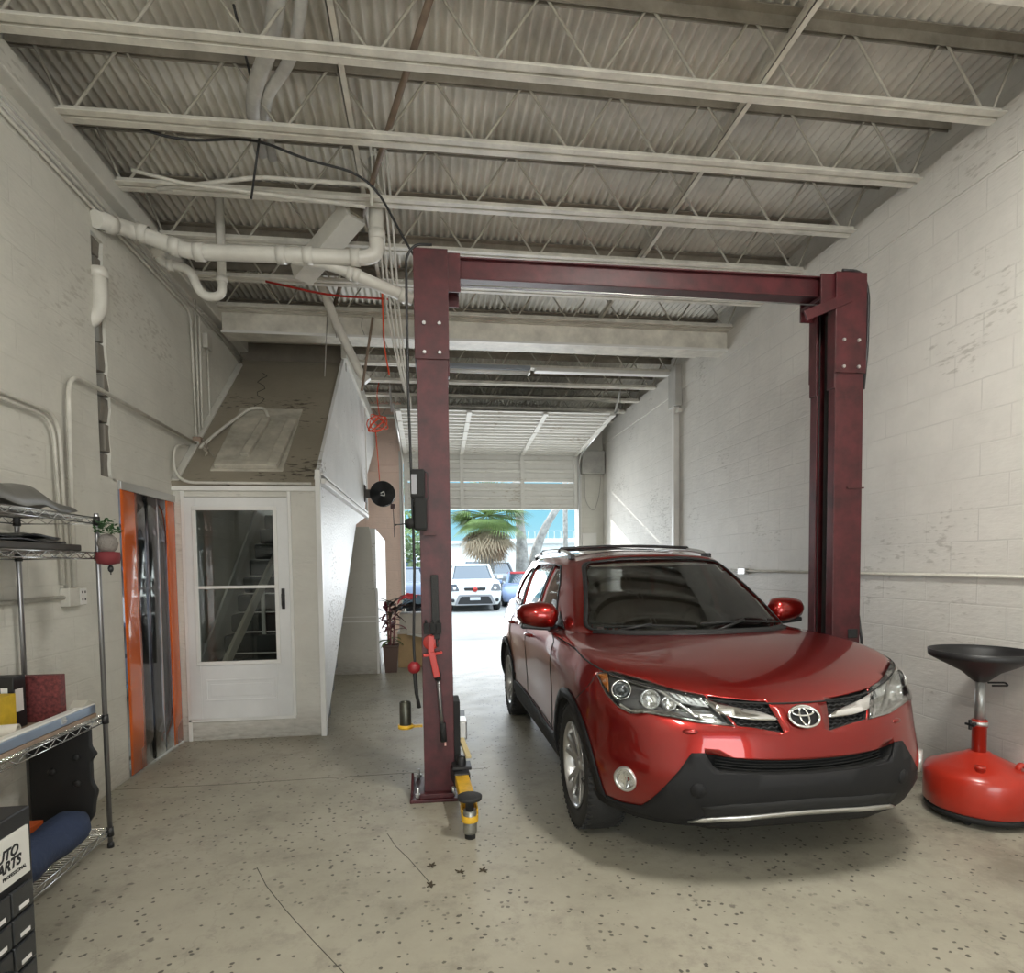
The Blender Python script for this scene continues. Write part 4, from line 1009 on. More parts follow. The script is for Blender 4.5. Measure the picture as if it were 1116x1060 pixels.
# ------------------------------------------------------------------ two-post vehicle lift
lift = thing('vehicle_lift', (.02, 4.05, 0), 'tall maroon two-post vehicle lift standing either side of the red car', 'vehicle lift')
LX = -.02      # lift children use coordinates relative to (0.02, 4.05, 0)
def W2(x_, y_, z_): return (x_ - .02, y_ - 4.05, z_)
def post(name, x0, x1, inner, parent):
    """C-shaped column, open towards the car"""
    y0, y1 = -.14, .14; p = MB(); zt = 2.92
    t = .012
    outer = x0 if inner > 0 else x1
    p.box(x0, x1, y0, y0 + t, .02, zt); p.box(x0, x1, y1 - t, y1, .02, zt)
    a, b = (x0, x0 + t) if inner > 0 else (x1 - t, x1); p.box(a, b, y0 + t, y1 - t, .02, zt)
    lip = (x1 - t, x1) if inner > 0 else (x0, x0 + t)
    p.box(*lip, y0 + t, y0 + .075, .02, zt); p.box(*lip, y1 - .075, y1 - t, .02, zt)
    o = p.build(name, MAROON, parent, bevel=.003)
    s = MB(); e_ = .010
    X0, X1 = x0 - e_, x1 + e_
    s.box(X0, X1, y0 - e_, y0 - .001, 2.80, 3.47); s.box(X0, X1, y1 + .001, y1 + e_, 2.80, 3.47)
    a, b = (X0, X0 + e_) if inner > 0 else (X1 - e_, X1); s.box(a, b, y0, y1, 2.80, 3.47)
    lip = (X1 - e_, X1) if inner > 0 else (X0, X0 + e_)
    s.box(*lip, y0, y0 + .08, 2.70, 3.30); s.box(*lip, y1 - .08, y1, 2.70, 3.30); s.box(X0, X1, y0 - e_, y1 + e_, 3.47, 3.478)
    ext = s.build('column_extension', MAROON, o, bevel=.003)
    b_ = MB()
    for xx in (x0 + .05, x1 - .05):
        for zz in (2.84, 3.02): b_.lathe([(0, .012), (.011, .012), (.012, 0), (0, 0)], (xx, y0 - e_, zz), (0, -1, 0), 6, smooth=False)
    b_.build('bolts', GALV, ext)
    return o
LP0, LP1 = -.10, .095           # left post x range (local); right post further on
pL = post('column', -.083, .112, 1, lift); pR = post('column', 2.765, 2.975, -1, lift)
# base plates with gussets and anchor bolts
for x0, x1, pp_ in ((-.175, .135, pL), (2.735, 3.05, pR)):
    bp = MB().box(x0, x1, -.21, .24, .0, .02).box(x0 + .06, x1 - .03, -.195, -.14, .02, .05)
    bp.prism([(-.14, .02), (.14, .02), (.14, .05), (.0, .13), (-.14, .05)], 'x', x0 + .005, x0 + .02)
    bpo = bp.build('base_plate', MAROON, lift, bevel=.004)
    an = MB()
    for xx in (x0 + .05, x1 - .035):
        for yy in (-.175, .20): an.tube([(xx, yy, .02), (xx, yy, .085)], .009, 8).lathe([(0, .05), (.018, .05), (.018, .03), (0, .03)], (xx, yy, 0), (0, 0, 1), 6, smooth=False)
    an.build('anchor_bolts', GALV, bpo)
# overhead crossbeam with end brackets and equalising cable
cb_ = MB().box(.10, 2.83, -.055, .075, 3.345, 3.47)
cb_.box(.10, 2.83, -.085, -.055, 3.33, 3.34).box(.10, 2.83, -.085, -.055, 3.46, 3.47)
cbo = cb_.build('crossbeam', MAROON, lift, bevel=.004)
for x0, x1 in ((.085, .20), (2.66, 2.80)):
    MB().box(x0, x1, -.12, .11, 3.30, 3.325).box(x0, x1, -.125, -.11, 3.23, 3.47).box(x0, x1, .105, .12, 3.23, 3.47).build('end_bracket', MAROON, cbo, bevel=.003)
MB().obox(W2(2.55, 3.90, 3.17), W2(2.88, 3.90, 3.31), .016, .07, (0, 0, 1)).build('diagonal_brace', MAROON, cbo, bevel=.003)
MB().tube([(.12, -.10, 3.285), (2.75, -.10, 3.265)], .0045, 6).build('equaliser_cable', GALV, lift)
for xx in (.17,): MB().lathe([(0, -.012), (.03, -.012), (.024, 0), (.03, .012), (0, .012)], (xx, -.095, 3.27), (0, 1, 0), 16).build('cable_pulley', BLACKM, lift)
# carriages in the columns
for x0, x1 in ((.035, .155), (2.705, 2.83)):
    MB().box(x0, x1, -.10, .10, .09, .62).build('carriage', BLACKM, lift, bevel=.006)
MB().box(2.80, 2.83, -.012, .03, .1, 3.25).box(2.845, 2.86, .04, .06, .1, 3.25).build('slide_track', BLACKM, lift)
MB().tube([(2.79, -.06, .6), (2.79, -.06, 3.3)], .006, 6).tube([(2.775, .05, .6), (2.775, .05, 3.3)], .005, 6).build('lift_cable', BLACKM, lift)
# arms on the left carriage: front arm towards the camera, rear arm away
arm = MB().obox((.14, -.10, .165), (.155, -.30, .165), .115, .085, w2=.10).build('front_arm', pbr('black_machine_paint', (.03, .03, .032), .5, vary=.4, vscale=9), lift, bevel=.006)
MB().obox((.150, -.26, .170), (.172, -.64, .150), .085, .06).build('arm_extension', YELLOW, arm, bevel=.006)
MB().box(.095, .215, -.26, -.13, .215, .235).lathe([(.03, 0), (.03, .05), (0, .05)], (.155, -.19, .235), (0, 0, 1), 14).build('arm_restraint', BLACK, arm, bevel=.004)
MB().obox((.132, -.62, .15), (.130, -.74, .13), .010, .06).obox((.212, -.62, .15), (.214, -.74, .13), .010, .06).lathe([(.036, .115), (.046, .115), (.046, .15), (.036, .15), (.036, .115)], (.172, -.745, -.02), (0, 0, 1), 26).obox((.155, -.60, .11), (.165, -.71, .11), .06, .04).build('pad_holder', YELLOW, arm, bevel=.003)
MB().lathe([(0, .03), (.036, .03), (.038, .04), (.038, .155), (.033, .16), (0, .16)], (.172, -.745, 0), (0, 0, 1), 26).build('adapter_tube', pbr('worn_grey_steel', (.30, .30, .27), .35, .7, vary=.3, vscale=20), arm)
MB().lathe([(0, .0), (.024, 0), (.024, .05), (.045, .055), (.066, .06), (.068, .078), (.06, .082), (0, .078)], (.172, -.745, .158), (0, 0, 1), 30).build('lift_pad', RUBBER, arm)
MB().tube([(.172, -.745, .0), (.172, -.745, .04)], .03, 14).build('adapter_foot', BLACKM, arm)
ra = MB().obox((.15, .10, .30), (.19, .85, .30), .09, .07).build('rear_arm', MATS['black_machine_paint'], lift, bevel=.006)
MB().obox((.165, .02, .345), (.20, -.22, .285), .035, .022).build('lock_bar', pbr('cream_yellow_bar', (.68, .56, .30), .4, vary=.2), ra, bevel=.004)
MB().box(.135, .205, .00, .16, .335, .46).build('arm_pivot', GALV, ra, bevel=.01)
# controls, hoses and tool parts on the left column face
fy = -.142
MB().tube(rounded([W2(.045, 3.905, 3.50), W2(-.06, 3.90, 3.495), W2(-.115, 3.90, 3.42), W2(-.118, 3.90, 2.6), W2(-.105, 3.90, 1.9), W2(-.10, 3.90, 1.5), W2(-.115, 3.90, 1.0), W2(-.095, 3.90, .6)], .08, 6), .0085, 8).build('hydraulic_hose', BLACK, lift)
pu = MB().box(-.135, -.045, fy - .06, fy, 1.93, 2.11).box(-.115, -.035, fy - .07, fy - .005, 1.73, 1.935).lathe([(0, 0), (.03, 0), (.035, .03), (.022, .06), (0, .06)], (-.115, fy - .03, 1.775), (-1, 0, 0), 16)
puo = pu.build('power_unit', BLACKM, lift, bevel=.012)
MB().box(-.128, -.095, fy - .064, fy - .058, 1.955, 2.075).build('status_window', pbr('pale_grey_label', (.28, .28, .30), .4), puo)
MB().tube(rounded([(-.05, fy - .05, 1.90), (-.028, fy - .05, 1.92), (-.028, fy - .05, 2.09), (-.05, fy - .05, 2.095)], .02, 4), .003, 6).build('wire_guard', BLACK, puo)
MB().box(-.06, .02, fy - .03, fy, 1.70, 1.725).build('bracket', MAROOND, lift)
MB().tube([(-.14, fy - .03, 1.775), (-.22, fy - .06, 1.765), (-.235, fy - .06, 1.763)], [.004, .004, .008], 6).build('release_lever', BLACK, lift)
MB().obox((.008, fy - .012, 1.04), (.003, fy - .012, 1.45), .046, .024, (0, -1, 0)).tube([(.016, fy - .012, .99), (.012, fy - .012, 1.04)], .010, 8).build('black_grip', RUBBER, lift, bevel=.01)
cl = MB()
for k in range(3): cl.box(-.070 + .040 * k, -.038 + .040 * k, fy - .04, fy, 1.075, 1.145).tube([(-.054 + .040 * k, fy - .03, 1.145), (-.054 + .040 * k, fy - .03, 1.165)], .008, 6)
cl.build('tool_clip', BLACKM, lift, bevel=.004)
ar = MB().box(-.045, -.005, fy - .045, fy - .012, .955, 1.065).obox((-.075, fy - .05, .94), (.045, fy - .03, .955), .012, .018).obox((-.022, fy - .045, .96), (.010, fy - .045, .80), .040, .02, (0, -1, 0))
ar.lathe([(.0, .0), (.05, 0), (.05, .01), (0, .01)], (-.025, fy - .002, 1.02), (0, -1, 0), 20)
ap = ar.build('latch_plate', REDP, lift, bevel=.003)
MB().tube([(.015, fy - .03, .80), (.040, fy - .03, .46)], .012, 8).build('latch_rod', pbr('grey_rod', (.22, .22, .22), .35, .7), ap)
MB().tube([(.012, fy - .03, .83), (.016, fy - .03, .78)], .022, 10).build('rod_clamp', BLACKM, ap)
MB().tube([(.040, fy - .03, .50), (.046, fy - .03, .38)], .020, 8).build('rod_clamp', BLACKM, ap)
MB().box(.050, .060, fy - .040, fy - .028, .355, .42).build('lever_tag', pbr('pale_pink_plastic', (.6, .35, .3), .5), ap)
MB().ico((-.135, fy - .0, .86), .042, 2, (1, 1, 1)).build('red_knob', pbr('dark_red_knob', (.25, .015, .02), .4), lift)
MB().tube([W2(-.115, 3.9, .84), W2(-.105, 3.9, .70), W2(-.085, 3.9, .60)], .012, 6).build('cable_chain', BLACKM, lift)
# lift adapter cup on its holder
MB().box(-.225, -.09, fy + .10, fy + .13, .445, .46).lathe([(.044, 0), (.050, 0), (.050, .025), (.044, .025), (.044, 0)], (-.20, fy + .10, .445), (0, 0, 1), 24).build('adapter_holder', YELLOW, lift)
MB().lathe([(0, .0), (.036, 0), (.038, .01), (.038, .17), (.034, .175), (.030, .17), (.030, .05), (0, .05)], (-.20, fy + .10, .445), (0, 0, 1), 24).build('spare_adapter', pbr('dark_olive_steel', (.10, .10, .08), .35, .7, vary=.3, vscale=20), lift)
# right column: switch pad, hose
MB().box(2.88, 2.955, -.152, -.14, .965, 1.03).build('rubber_pad', BLACKM, lift, bevel=.006)
MB().tube(rounded([W2(2.84, 3.93, 3.50), W2(2.99, 3.93, 3.50), W2(3.04, 3.93, 3.36), W2(3.035, 3.93, 2.98), W2(3.01, 3.93, 2.7)], .08, 6), .010, 8).build('hydraulic_hose', BLACK, lift)
MB().tube([W2(3.0, 3.93, 1.12), W2(3.025, 3.93, .95), W2(3.035, 3.93, .6)], .009, 8).build('hose_tail', BLACK, lift)
MB().box(2.86, 2.985, -.150, -.139, 2.01, 2.02).build('weld_strip', MAROOND, lift)

# ------------------------------------------------------------------ waste-oil drain
dr = thing('oil_drain', (3.175, 3.13, 0), 'red wheeled waste-oil drain tank with a wide black funnel, by the right wall', 'oil drain')
MB().lathe([(0, .065), (.27, .065), (.284, .085), (.286, .255), (.272, .29), (.20, .325), (.07, .385), (.058, .395), (0, .395)], n=48).build('tank', DRAINRED, dr)
MB().lathe([(0, .028), (.255, .028), (.275, .045), (.275, .07), (0, .07)], n=40).build('tank_skirt', BLACKM, dr)
for a in (.5, 2.1, 3.7, 5.3):
    x_, y_ = .22 * math.cos(a), .22 * math.sin(a); MB().lathe([(0, -.012), (.024, -.012), (.026, 0), (.024, .012), (0, .012)], (x_, y_, .026), (math.cos(a + 1), math.sin(a + 1), 0), 16).build('caster', BLACK, dr)
MB().lathe([(0, .39), (.038, .39), (.038, .545), (.042, .545), (.042, .585), (.036, .59), (0, .59)], n=24).build('collar', DRAINRED, dr)
MB().lathe([(.0405, .553), (.0435, .553), (.0435, .578), (.0405, .578), (.0405, .553)], n=24).build('hose_band', GALV, dr)
MB().lathe([(0, .55), (.027, .55), (.027, .83), (0, .83)], n=20).build('telescopic_tube', pbr('dull_grey_tube', (.38, .38, .37), .35, .6, vary=.2), dr)
MB().lathe([(.032, .82), (.035, .82), (.10, .88), (.262, .965), (.272, .975), (.274, 1.01), (.266, 1.01), (.262, .985), (.10, .893), (.03, .835)], n=48).build('funnel', BLACK, dr)
MB().tube(rounded([(.03, -.02, .815), (.13, -.04, .815), (.13, -.06, .80), (.04, -.04, .80)], .02, 4), .006, 6).build('valve_handle', BLACKM, dr)
MB().lathe([(0, 0), (.010, 0), (.010, .05), (0, .05)], (-.035, -.01, .565), (-1, -.2, 0), 8).obox((-.085, -.02, .535), (-.085, -.02, .595), .014, .014).obox((-.085, -.052, .565), (-.085, .012, .565), .014, .014).build('star_knob', BLACK, dr, bevel=.003)
MB().lathe([(0, .0), (.024, 0), (.024, .04), (.028, .04), (.028, .055), (0, .055)], (-.13, -.14, .30), (0, 0, 1), 16).build('filler_cap', DRAINRED, dr)
MB().tube(rounded([(.10, -.16, .31), (.10, -.17, .36), (.20, -.16, .33), (.20, -.15, .27)], .02, 4), .016, 8).build('carry_handle', DRAINRED, dr)

dr.scale = (.955, .955, .97)
# ------------------------------------------------------------------ wire shelving unit and what it holds
sh = thing('wire_shelving_unit', (-1.75, 3.5, 0), 'chrome wire shelving unit against the left wall beside the strip curtain', 'shelving unit')
SX0, SY0 = -.385, -1.20
POST = pbr('steel_post', (.30, .30, .31), .3, .9)
for x_ in (0, SX0):
    for y_ in (0, SY0):
        p_ = MB().lathe([(0, .025), (.0125, .025), (.0125, 1.80), (.010, 1.806), (0, 1.806)], (x_, y_, 0), (0, 0, 1), 14).build('post', POST, sh)
        MB().lathe([(0, 0), (.017, 0), (.017, .022), (.013, .03), (0, .03)], (x_, y_, 0), (0, 0, 1), 12).build('foot', BLACK, p_)
def wire_shelf(z_):
    s = MB()
    for y_ in (0, SY0):
        for dz in (0, -.032): s.tube([(0, y_, z_ + dz), (SX0, y_, z_ + dz)], .0035, 6)
    for x_ in (0, SX0):
        for dz in (0, -.032): s.tube([(x_, 0, z_ + dz), (x_, SY0, z_ + dz)], .0035, 6)
        n_ = 22; pts = [(x_, SY0 * k / n_, z_ - (.032 if k % 2 else 0)) for k in range(n_ + 1)]; s.tube(pts, .0026, 5)
    for y_ in (0, SY0): s.tube([(SX0 * k / 8, y_, z_ - (.032 if k % 2 else 0)) for k in range(9)], .0026, 5)
    for k in range(1, 48): s.tube([(0, SY0 * k / 48, z_ + .002), (SX0, SY0 * k / 48, z_ + .002)], .0019, 4)
    for x_ in (-.13, -.26): s.tube([(x_, 0, z_ - .003), (x_, SY0, z_ - .003)], .003, 6)
    o = s.build('wire_shelf', WIRE, sh)
    for x_ in (0, SX0):
        for y_ in (0, SY0): MB().lathe([(.0125, -.042), (.0185, -.042), (.0165, .006), (.0125, .006)], (x_, y_, z_), (0, 0, 1), 12).build('shelf_collar', BLACK, o)
for z_ in (1.782, 1.598, .722, .105): wire_shelf(z_)
G_ = 'parts on the wire shelves'
# grey undertray on top
gx = MB(); rows = []
for k in range(15):
    t = k / 14; y_ = 2.30 + 1.12 * t; w_ = .17 * (1 - .55 * max(0, t - .55) / .45); hh = (.16 * (1 - t) ** .8 + .03)
    rows.append([Vector((-1.93 + .17 * c * (1 - .45 * max(0, t - .5) / .5) + .04 * t, y_, 1.80 + hh * (1 - c * c) ** .5 * (1 + .15 * math.sin(9 * t + 2 * c)) + .012 * math.sin(20 * t))) for c in [-1 + 2 * i / 12 for i in range(13)]])
gx.grid(rows); tag(gx.build('undertray_panel', pbr('grey_plastic_undertray', (.16, .155, .14), .45, vary=.2), solid=.006), 'curved grey-brown plastic car undertray lying on the top wire shelf', 'panel')
def sheet(name, x0, x1, y0, y1, z_, amp, mat, lab, cat, th=.008, seed=0, taper=0):
    g = MB(); R_ = random.Random(seed); ph = R_.uniform(0, 6)
    g.grid([[Vector((x0 + (x1 - x0) * (.5 + (i / 8 - .5) * (1 - taper * j / 18)), y0 + (y1 - y0) * j / 18, z_ + amp * (1 + math.sin(j * .9 + ph) * .5 + math.sin(i * 1.7 + j * .3 + ph) * .5))) for i in range(9)] for j in range(19)])
    return tag(g.build(name, mat, solid=th), lab, cat, G_ if name == 'trim_strip' else None)
TRIMBLK = pbr('black_trim_plastic', (.018, .018, .02), .35, bump=.2, bscale=60)
sheet('trim_strip', -2.10, -1.80, 2.35, 3.45, 1.662, .014, TRIMBLK, 'glossy black trim strip, topmost of the pile on the second wire shelf', 'trim strip', seed=3, taper=.7)
sheet('trim_strip', -2.08, -1.78, 2.35, 3.36, 1.640, .008, TRIMBLK, 'black trim strip in the middle of the pile on the second wire shelf', 'trim strip', seed=5, taper=.3)
tag(MB().box(-2.09, -1.775, 2.34, 3.40, 1.6035, 1.636).build('flat_carton', pbr('dark_carton', (.05, .045, .04), .7, vary=.3), bevel=.006), 'flat dark carton at the bottom of the pile on the second wire shelf', 'carton')
# third shelf: board, alloy level, boxes
tag(MB().box(-2.12, -1.775, 2.32, 3.47, .727, .747).build('wooden_board', pbr('brown_board', (.28, .20, .14), .6, vary=.3, vscale=9), bevel=.003), 'brown wooden board lying on the third wire shelf', 'board')
lv = thing('creeper_frame', (-1.80, 2.9, .7485), 'long silver-blue aluminium rail along the front of the third wire shelf', 'rail')
MB().box(-.022, .022, -.56, .57, 0, .045).build('rail_body', pbr('silver_blue_metal', (.30, .36, .46), .3, .7, vary=.15), lv, bevel=.004)
MB().box(-.021, .021, -.555, .565, .0455, .055).build('rail_cap', WHITE, lv, bevel=.003)
for y_ in (-.30, .26): MB().box(.022, .030, y_, y_ + .03, .015, .045).lathe([(0, 0), (.008, 0), (.006, .01), (0, .01)], (.03, y_ + .015, .03), (1, 0, 0), 10).build('latch', GALV, lv)
def carton(name, c, size, rz, mat, lab, cat, tilt=0.0, z0=.748):
    t = thing(name, (c[0], c[1], z0), lab, cat, None, rz)
    w_, d_, h_ = size
    b_ = MB().box(-w_ / 2, w_ / 2, -d_ / 2, d_ / 2, 0, h_).build('carton', mat, t, bevel=.003); b_.rotation_euler = (tilt, 0, 0)
    return t, b_
_, rb = carton('red_box', (-1.965, 3.32), (.23, .045, .235), .0, pbr('dark_red_print', (.16, .035, .035), .55, vary=.8, vscale=55), 'dark red patterned flat box standing on the third wire shelf', 'box')
t, bb = carton('black_carton', (-2.06, 3.215), (.15, .09, .25), .0, pbr('black_carton', (.012, .012, .013), .5), 'tall black box behind the yellow box on the third wire shelf', 'box')
MB().box(.02, .05, -.0465, -.045, .12, .20).box(.0755, .077, -.035, .02, .08, .19).build('white_label', WHITE, bb)
t, yb = carton('yellow_box', (-2.045, 3.085), (.17, .12, .18), .0, pbr('yellow_print', (.62, .42, .03), .5, vary=.2, vscale=20), 'yellow box with dark upright letters and a green patch on the third wire shelf', 'box')
text_mesh('lettering', 'HE', .060, BLACKM, yb, Matrix.Translation((-.048, -.0605, .150)) @ Matrix.Rotation(PI / 2, 4, 'X') @ Matrix.Rotation(-PI / 2, 4, 'Z') @ Matrix.Scale(1, 4), bold=.0015)
MB().box(.040, .078, -.0612, -.060, .012, .085).build('green_patch', pbr('bright_green_print', (.18, .60, .06), .5), yb)
tag(MB().lathe([(0, 0), (.03, 0), (.034, .01), (.034, .26), (.028, .262), (.022, .26), (.022, .05), (0, .05)], (-2.11, 2.93, .784), (1, .20, 0), 24).build('paper_roll', pbr('off_white_paper', (.60, .56, .48), .8)), 'off-white paper roll lying in front of the yellow box', 'roll')
tag(MB().box(-2.13, -1.99, 2.97, 3.02, .748, .86).build('black_pouch', BLACKM, bevel=.02), 'small black pouch in front of the yellow box on the third wire shelf', 'pouch')
tag(MB().box(-1.84, -1.785, 3.36, 3.46, .748, .80).prism([(3.345, .80), (3.475, .80), (3.41, .83)], 'x', -1.85, -1.78).build('small_house_box', pbr('pale_card', (.42, .40, .34), .6)), 'small pale card box with a peaked lid on the third wire shelf', 'box')
tag(MB().ico((-2.07, 2.98, 1.0), .06, 2, (1.0, 2.2, .5)).build('crumpled_bag', pbr('translucent_bag', (.65, .63, .60), .5)), 'crumpled off-white plastic bag on top of the black box', 'bag') if False else None
# black plastic panel standing behind the lowest bay, blue bag, orange straps
pn_ = [(-2.10, .115), (-1.86, .115), (-1.80, .20), (-1.79, .28), (-1.775, .33), (-1.80, .38), (-1.80, .50), (-1.772, .53), (-1.80, .57), (-1.80, .683), (-2.10, .683)]
_unused = [(2.30, .12), (3.30, .12), (3.36, .17), (3.40, .25), (3.33, .30), (3.33, .38), (3.38, .41), (3.33, .45), (3.34, .52), (3.38, .55), (3.35, .60), (3.33, .685), (2.30, .685)]
pnb = MB().prism(closed_round(pn_, .015, 3), 'y', 3.44, 3.47)
for y_, z_ in ((-1.87, .52), (-1.87, .38), (-1.99, .45), (-2.03, .60)): pnb.lathe([(0, .012), (.016, .010), (.022, 0), (0, 0)], (y_, 3.44, z_), (0, -1, 0), 16)
tag(pnb.build('engine_cover_panel', pbr('black_panel_plastic', (.012, .012, .012), .6), bevel=.006), 'large black plastic panel with notched edge standing on the lowest wire shelf', 'panel')
bl = MB(); rows = []
for k in range(25):
    t = k / 24; y_ = 2.40 + 1.03 * t; e_ = min(1, 6 * t, 7 * (1 - t)) ** .5; r_ = (.088 + .006 * math.sin(17 * t)) * e_ + .002
    rows.append([Vector((-1.835 + r_ * 1.05 * math.cos(a) + .004 * math.sin(31 * t + 3 * a), y_, .200 + r_ * math.sin(a) * (1.0) + .004 * math.sin(9 * a + 12 * t))) for a in [2 * PI * i / 24 for i in range(24)]])
bl.grid(rows, closed_u=True); bmesh.ops.holes_fill(bl.bm, edges=[e for e in bl.bm.edges if e.is_boundary], sides=0)
tag(bl.build('rolled_blanket', pbr('navy_quilted_fabric', (.022, .036, .08), .85, bump=.8, bscale=28)), 'navy blue rolled padded blanket on the lowest wire shelf', 'blanket')
oc = MB()
for i in range(5): oc.obox((-2.06 + .012 * i, 2.88 + .04 * i, .26 + .012 * math.sin(i)), (-1.95 - .02 * i, 3.14 + .05 * i, .265 - .01 * i), .024, .006)
oc.tube([(-2.0 + .04 * math.cos(a), 3.10 + .05 * math.sin(a), .275) for a in [2 * PI * k / 20 for k in range(20)]], .007, 6, closed=True)
oc.box(-2.08, -1.96, 2.85, 3.30, .108, .25)
tag(oc.build('ratchet_straps', pbr('orange_webbing', (.55, .10, .02), .6)), 'pile of orange straps beside the rolled navy blanket', 'straps')
# hanging ornament on the shelf post
gn = thing('hanging_ornament', (-1.695, 3.49, 1.50), 'small hanging figure ornament with green foliage top and red base on the shelf post', 'ornament')
R_ = random.Random(9)
f_ = MB()
for k in range(90):
    a = R_.uniform(0, 2 * PI); b_ = R_.uniform(-.4, 1.4); r_ = R_.uniform(.03, .058); p = Vector((r_ * math.cos(a) * math.cos(b_), r_ * math.sin(a) * math.cos(b_), .215 + r_ * math.sin(b_)))
    f_.obox(p, p + Vector((R_.uniform(-.02, .02), R_.uniform(-.02, .02), R_.uniform(-.012, .02))), .011, .002)
f_.build('foliage', pbr('dark_green_leaf', (.03, .09, .025), .6), gn)
MB().ico((0, 0, .145), .05, 2, (1, 1, 1.1)).build('figure_body', pbr('grey_fleece', (.22, .20, .18), .9, bump=.8, bscale=120), gn)
MB().lathe([(0, .03), (.052, .04), (.058, .07), (.054, .10), (0, .105)], n=20).build('red_base', pbr('dark_red_felt', (.16, .02, .025), .8), gn)
MB().ico((.01, 0, .012), .014, 2, (1, 1, 1.5)).tube([(.01, 0, .03), (.01, 0, -.02)], .003, 5).build('pendant', BLACK, gn)

# ------------------------------------------------------------------ black parts cabinet with sign, cut by the frame
cab = thing('parts_cabinet', (-1.45, 2.38, 0), 'black small-parts drawer cabinet with a white shop sign, bottom left corner', 'cabinet')
MB().box(-.36, -.006, -1.05, 0, .0, .66).build('body', pbr('black_cabinet', (.014, .014, .015), .45, vary=.2), cab, bevel=.006)
MB().box(-.006, .004, -1.02, -.028, .43, .60).build('sign', pbr('sign_white', (.66, .65, .61), .5), cab, bevel=.002)
sg = [o for o in cab.children if o.name.startswith('sign')][0]
Rm = Matrix.Rotation(PI / 2, 4, 'Z') @ Matrix.Rotation(PI / 2, 4, 'X')
for s_, size, y_, z_, bold in (('AUTO', .050, -.090, .525, .0018), ('PARTS', .050, -.080, .484, .0018), ('PROFESSIONAL', .0175, -.052, .458, .0004)):
    text_mesh('lettering', s_, size, BLACKM, sg, Matrix.Translation((.0045, y_, z_)) @ Rm, bold=bold, shear=.25 if size > .03 else 0, align='RIGHT')
DRAW = glass_mat('smoky_drawer', (.25, .25, .26), .15, 1.0)
for r in range(4):
    for c in range(8):
        y1 = -.03 - c * .120; z1 = .405 - r * .098
        d_ = MB().box(-.004, .012, y1 - .112, y1, z1 - .088, z1).build('drawer', pbr('dark_drawer_plastic', (.03, .032, .034), .22), cab, bevel=.004)
        MB().box(.012, .014, y1 - .080, y1 - .03, z1 - .076, z1 - .062).build('drawer_label', WHITE, d_)
MB().tube(rounded([(.01, -.30, .17), (.06, -.28, .17), (.06, -.20, .14), (.01, -.18, .14)], .03, 4), .016, 8).build('side_handle', BLACK, cab)
# ------------------------------------------------------------------ small marks on the floor
FLEAF = pbr('dried_leaf_brown', (.07, .055, .035), .9)
R_ = random.Random(31)
for (x_, y_), lab in zip(((-.018, 3.02), (.12, 2.93), (.23, 2.93), (-.025, 2.83)), ('leftmost upper', 'middle', 'rightmost', 'lowest')):
    lm = MB()
    for k in range(5):
        a = k * 1.25 + R_.uniform(-.3, .3); L_ = R_.uniform(.018, .034); d_ = Vector((math.cos(a), math.sin(a), 0)); s_ = Vector((-d_.y, d_.x, 0)); c_ = Vector((x_, y_, .003))
        lm.grid([[c_ + d_ * L_ * t - s_ * w_, c_ + d_ * L_ * t + Vector((0, 0, .003)), c_ + d_ * L_ * t + s_ * w_] for t, w_ in ((0, .001), (.4, .006), (.8, .004), (1, .0005))])
    tag(lm.build('dried_leaf', FLEAF, recalc=False, solid=.0012), 'dried leaf on the floor near the yellow lift arm, %s of four' % lab, 'leaf', 'dried leaves on the floor')
# ------------------------------------------------------------------ conduits, pipes and fittings on the walls
def run(name, pts, r, mat, label, cat, rad=.06, n=10, group=None): return simple(name, MB().tube(rounded(pts, rad, 6), r, n), mat, label, cat, group)
X_ = XL + .022
# big white drain pipe crossing from the left wall
P1 = [(XL + .03, 4.45, 3.82), (-2.06, 4.72, 3.90), (-1.70, 4.78, 3.80), (-.46, 4.80, 3.83), (-.36, 4.80, 3.86), (-.355, 4.80, 4.55)]
dp = thing('drain_pipe', (0, 0, 0), 'thick white drain pipe running from the broken wall chase across under the joists', 'pipe')
MB().tube(rounded(P1, .09, 8), .055, 18).build('pipe_run', PVC, dp)
for p, d in (((-2.12, 4.56, 3.85), (.4, .9, .25)), ((-1.98, 4.73, 3.885), (1, .1, -.25)), ((-1.78, 4.765, 3.82), (1, .1, -.2)), ((-1.62, 4.78, 3.80), (1, 0, 0)), ((-1.05, 4.79, 3.815), (1, 0, 0)), ((-.86, 4.79, 3.82), (1, 0, 0)), ((-.52, 4.80, 3.83), (1, 0, 0)), ((-.355, 4.80, 4.0), (0, 0, 1))):
    MB().lathe([(.056, -.035), (.063, -.035), (.063, .035), (.056, .035)], p, d, 20).build('coupling', PVC, dp)
b2 = MB().tube(rounded([(-.98, 4.80, 3.80), (-.72, 4.85, 3.80), (-.10, 4.95, 3.60)], .1, 6), .045, 16)
b2.build('branch_pipe', PVC, dp)
for t in (.25, .32, .88): MB().lathe([(.046, -.025), (.053, -.025), (.053, .025), (.046, .025)], Vector((-.72, 4.85, 3.80)).lerp(Vector((-.10, 4.95, 3.60)), t), (.62, .1, -.2), 18).build('coupling', PVC, dp)
tp_ = thing('trap_pipe', (0, 0, 0), 'smaller white pipe with a U-bend trap hanging below the thick drain pipe', 'pipe')
MB().tube(rounded([(-2.06, 5.15, 3.97), (-2.0, 5.1, 3.85), (-1.82, 5.15, 3.85), (-1.76, 5.2, 3.66), (-1.60, 5.2, 3.66), (-1.60, 5.2, 4.55)], .075, 8), .034, 16).build('pipe_run', PVC, tp_)
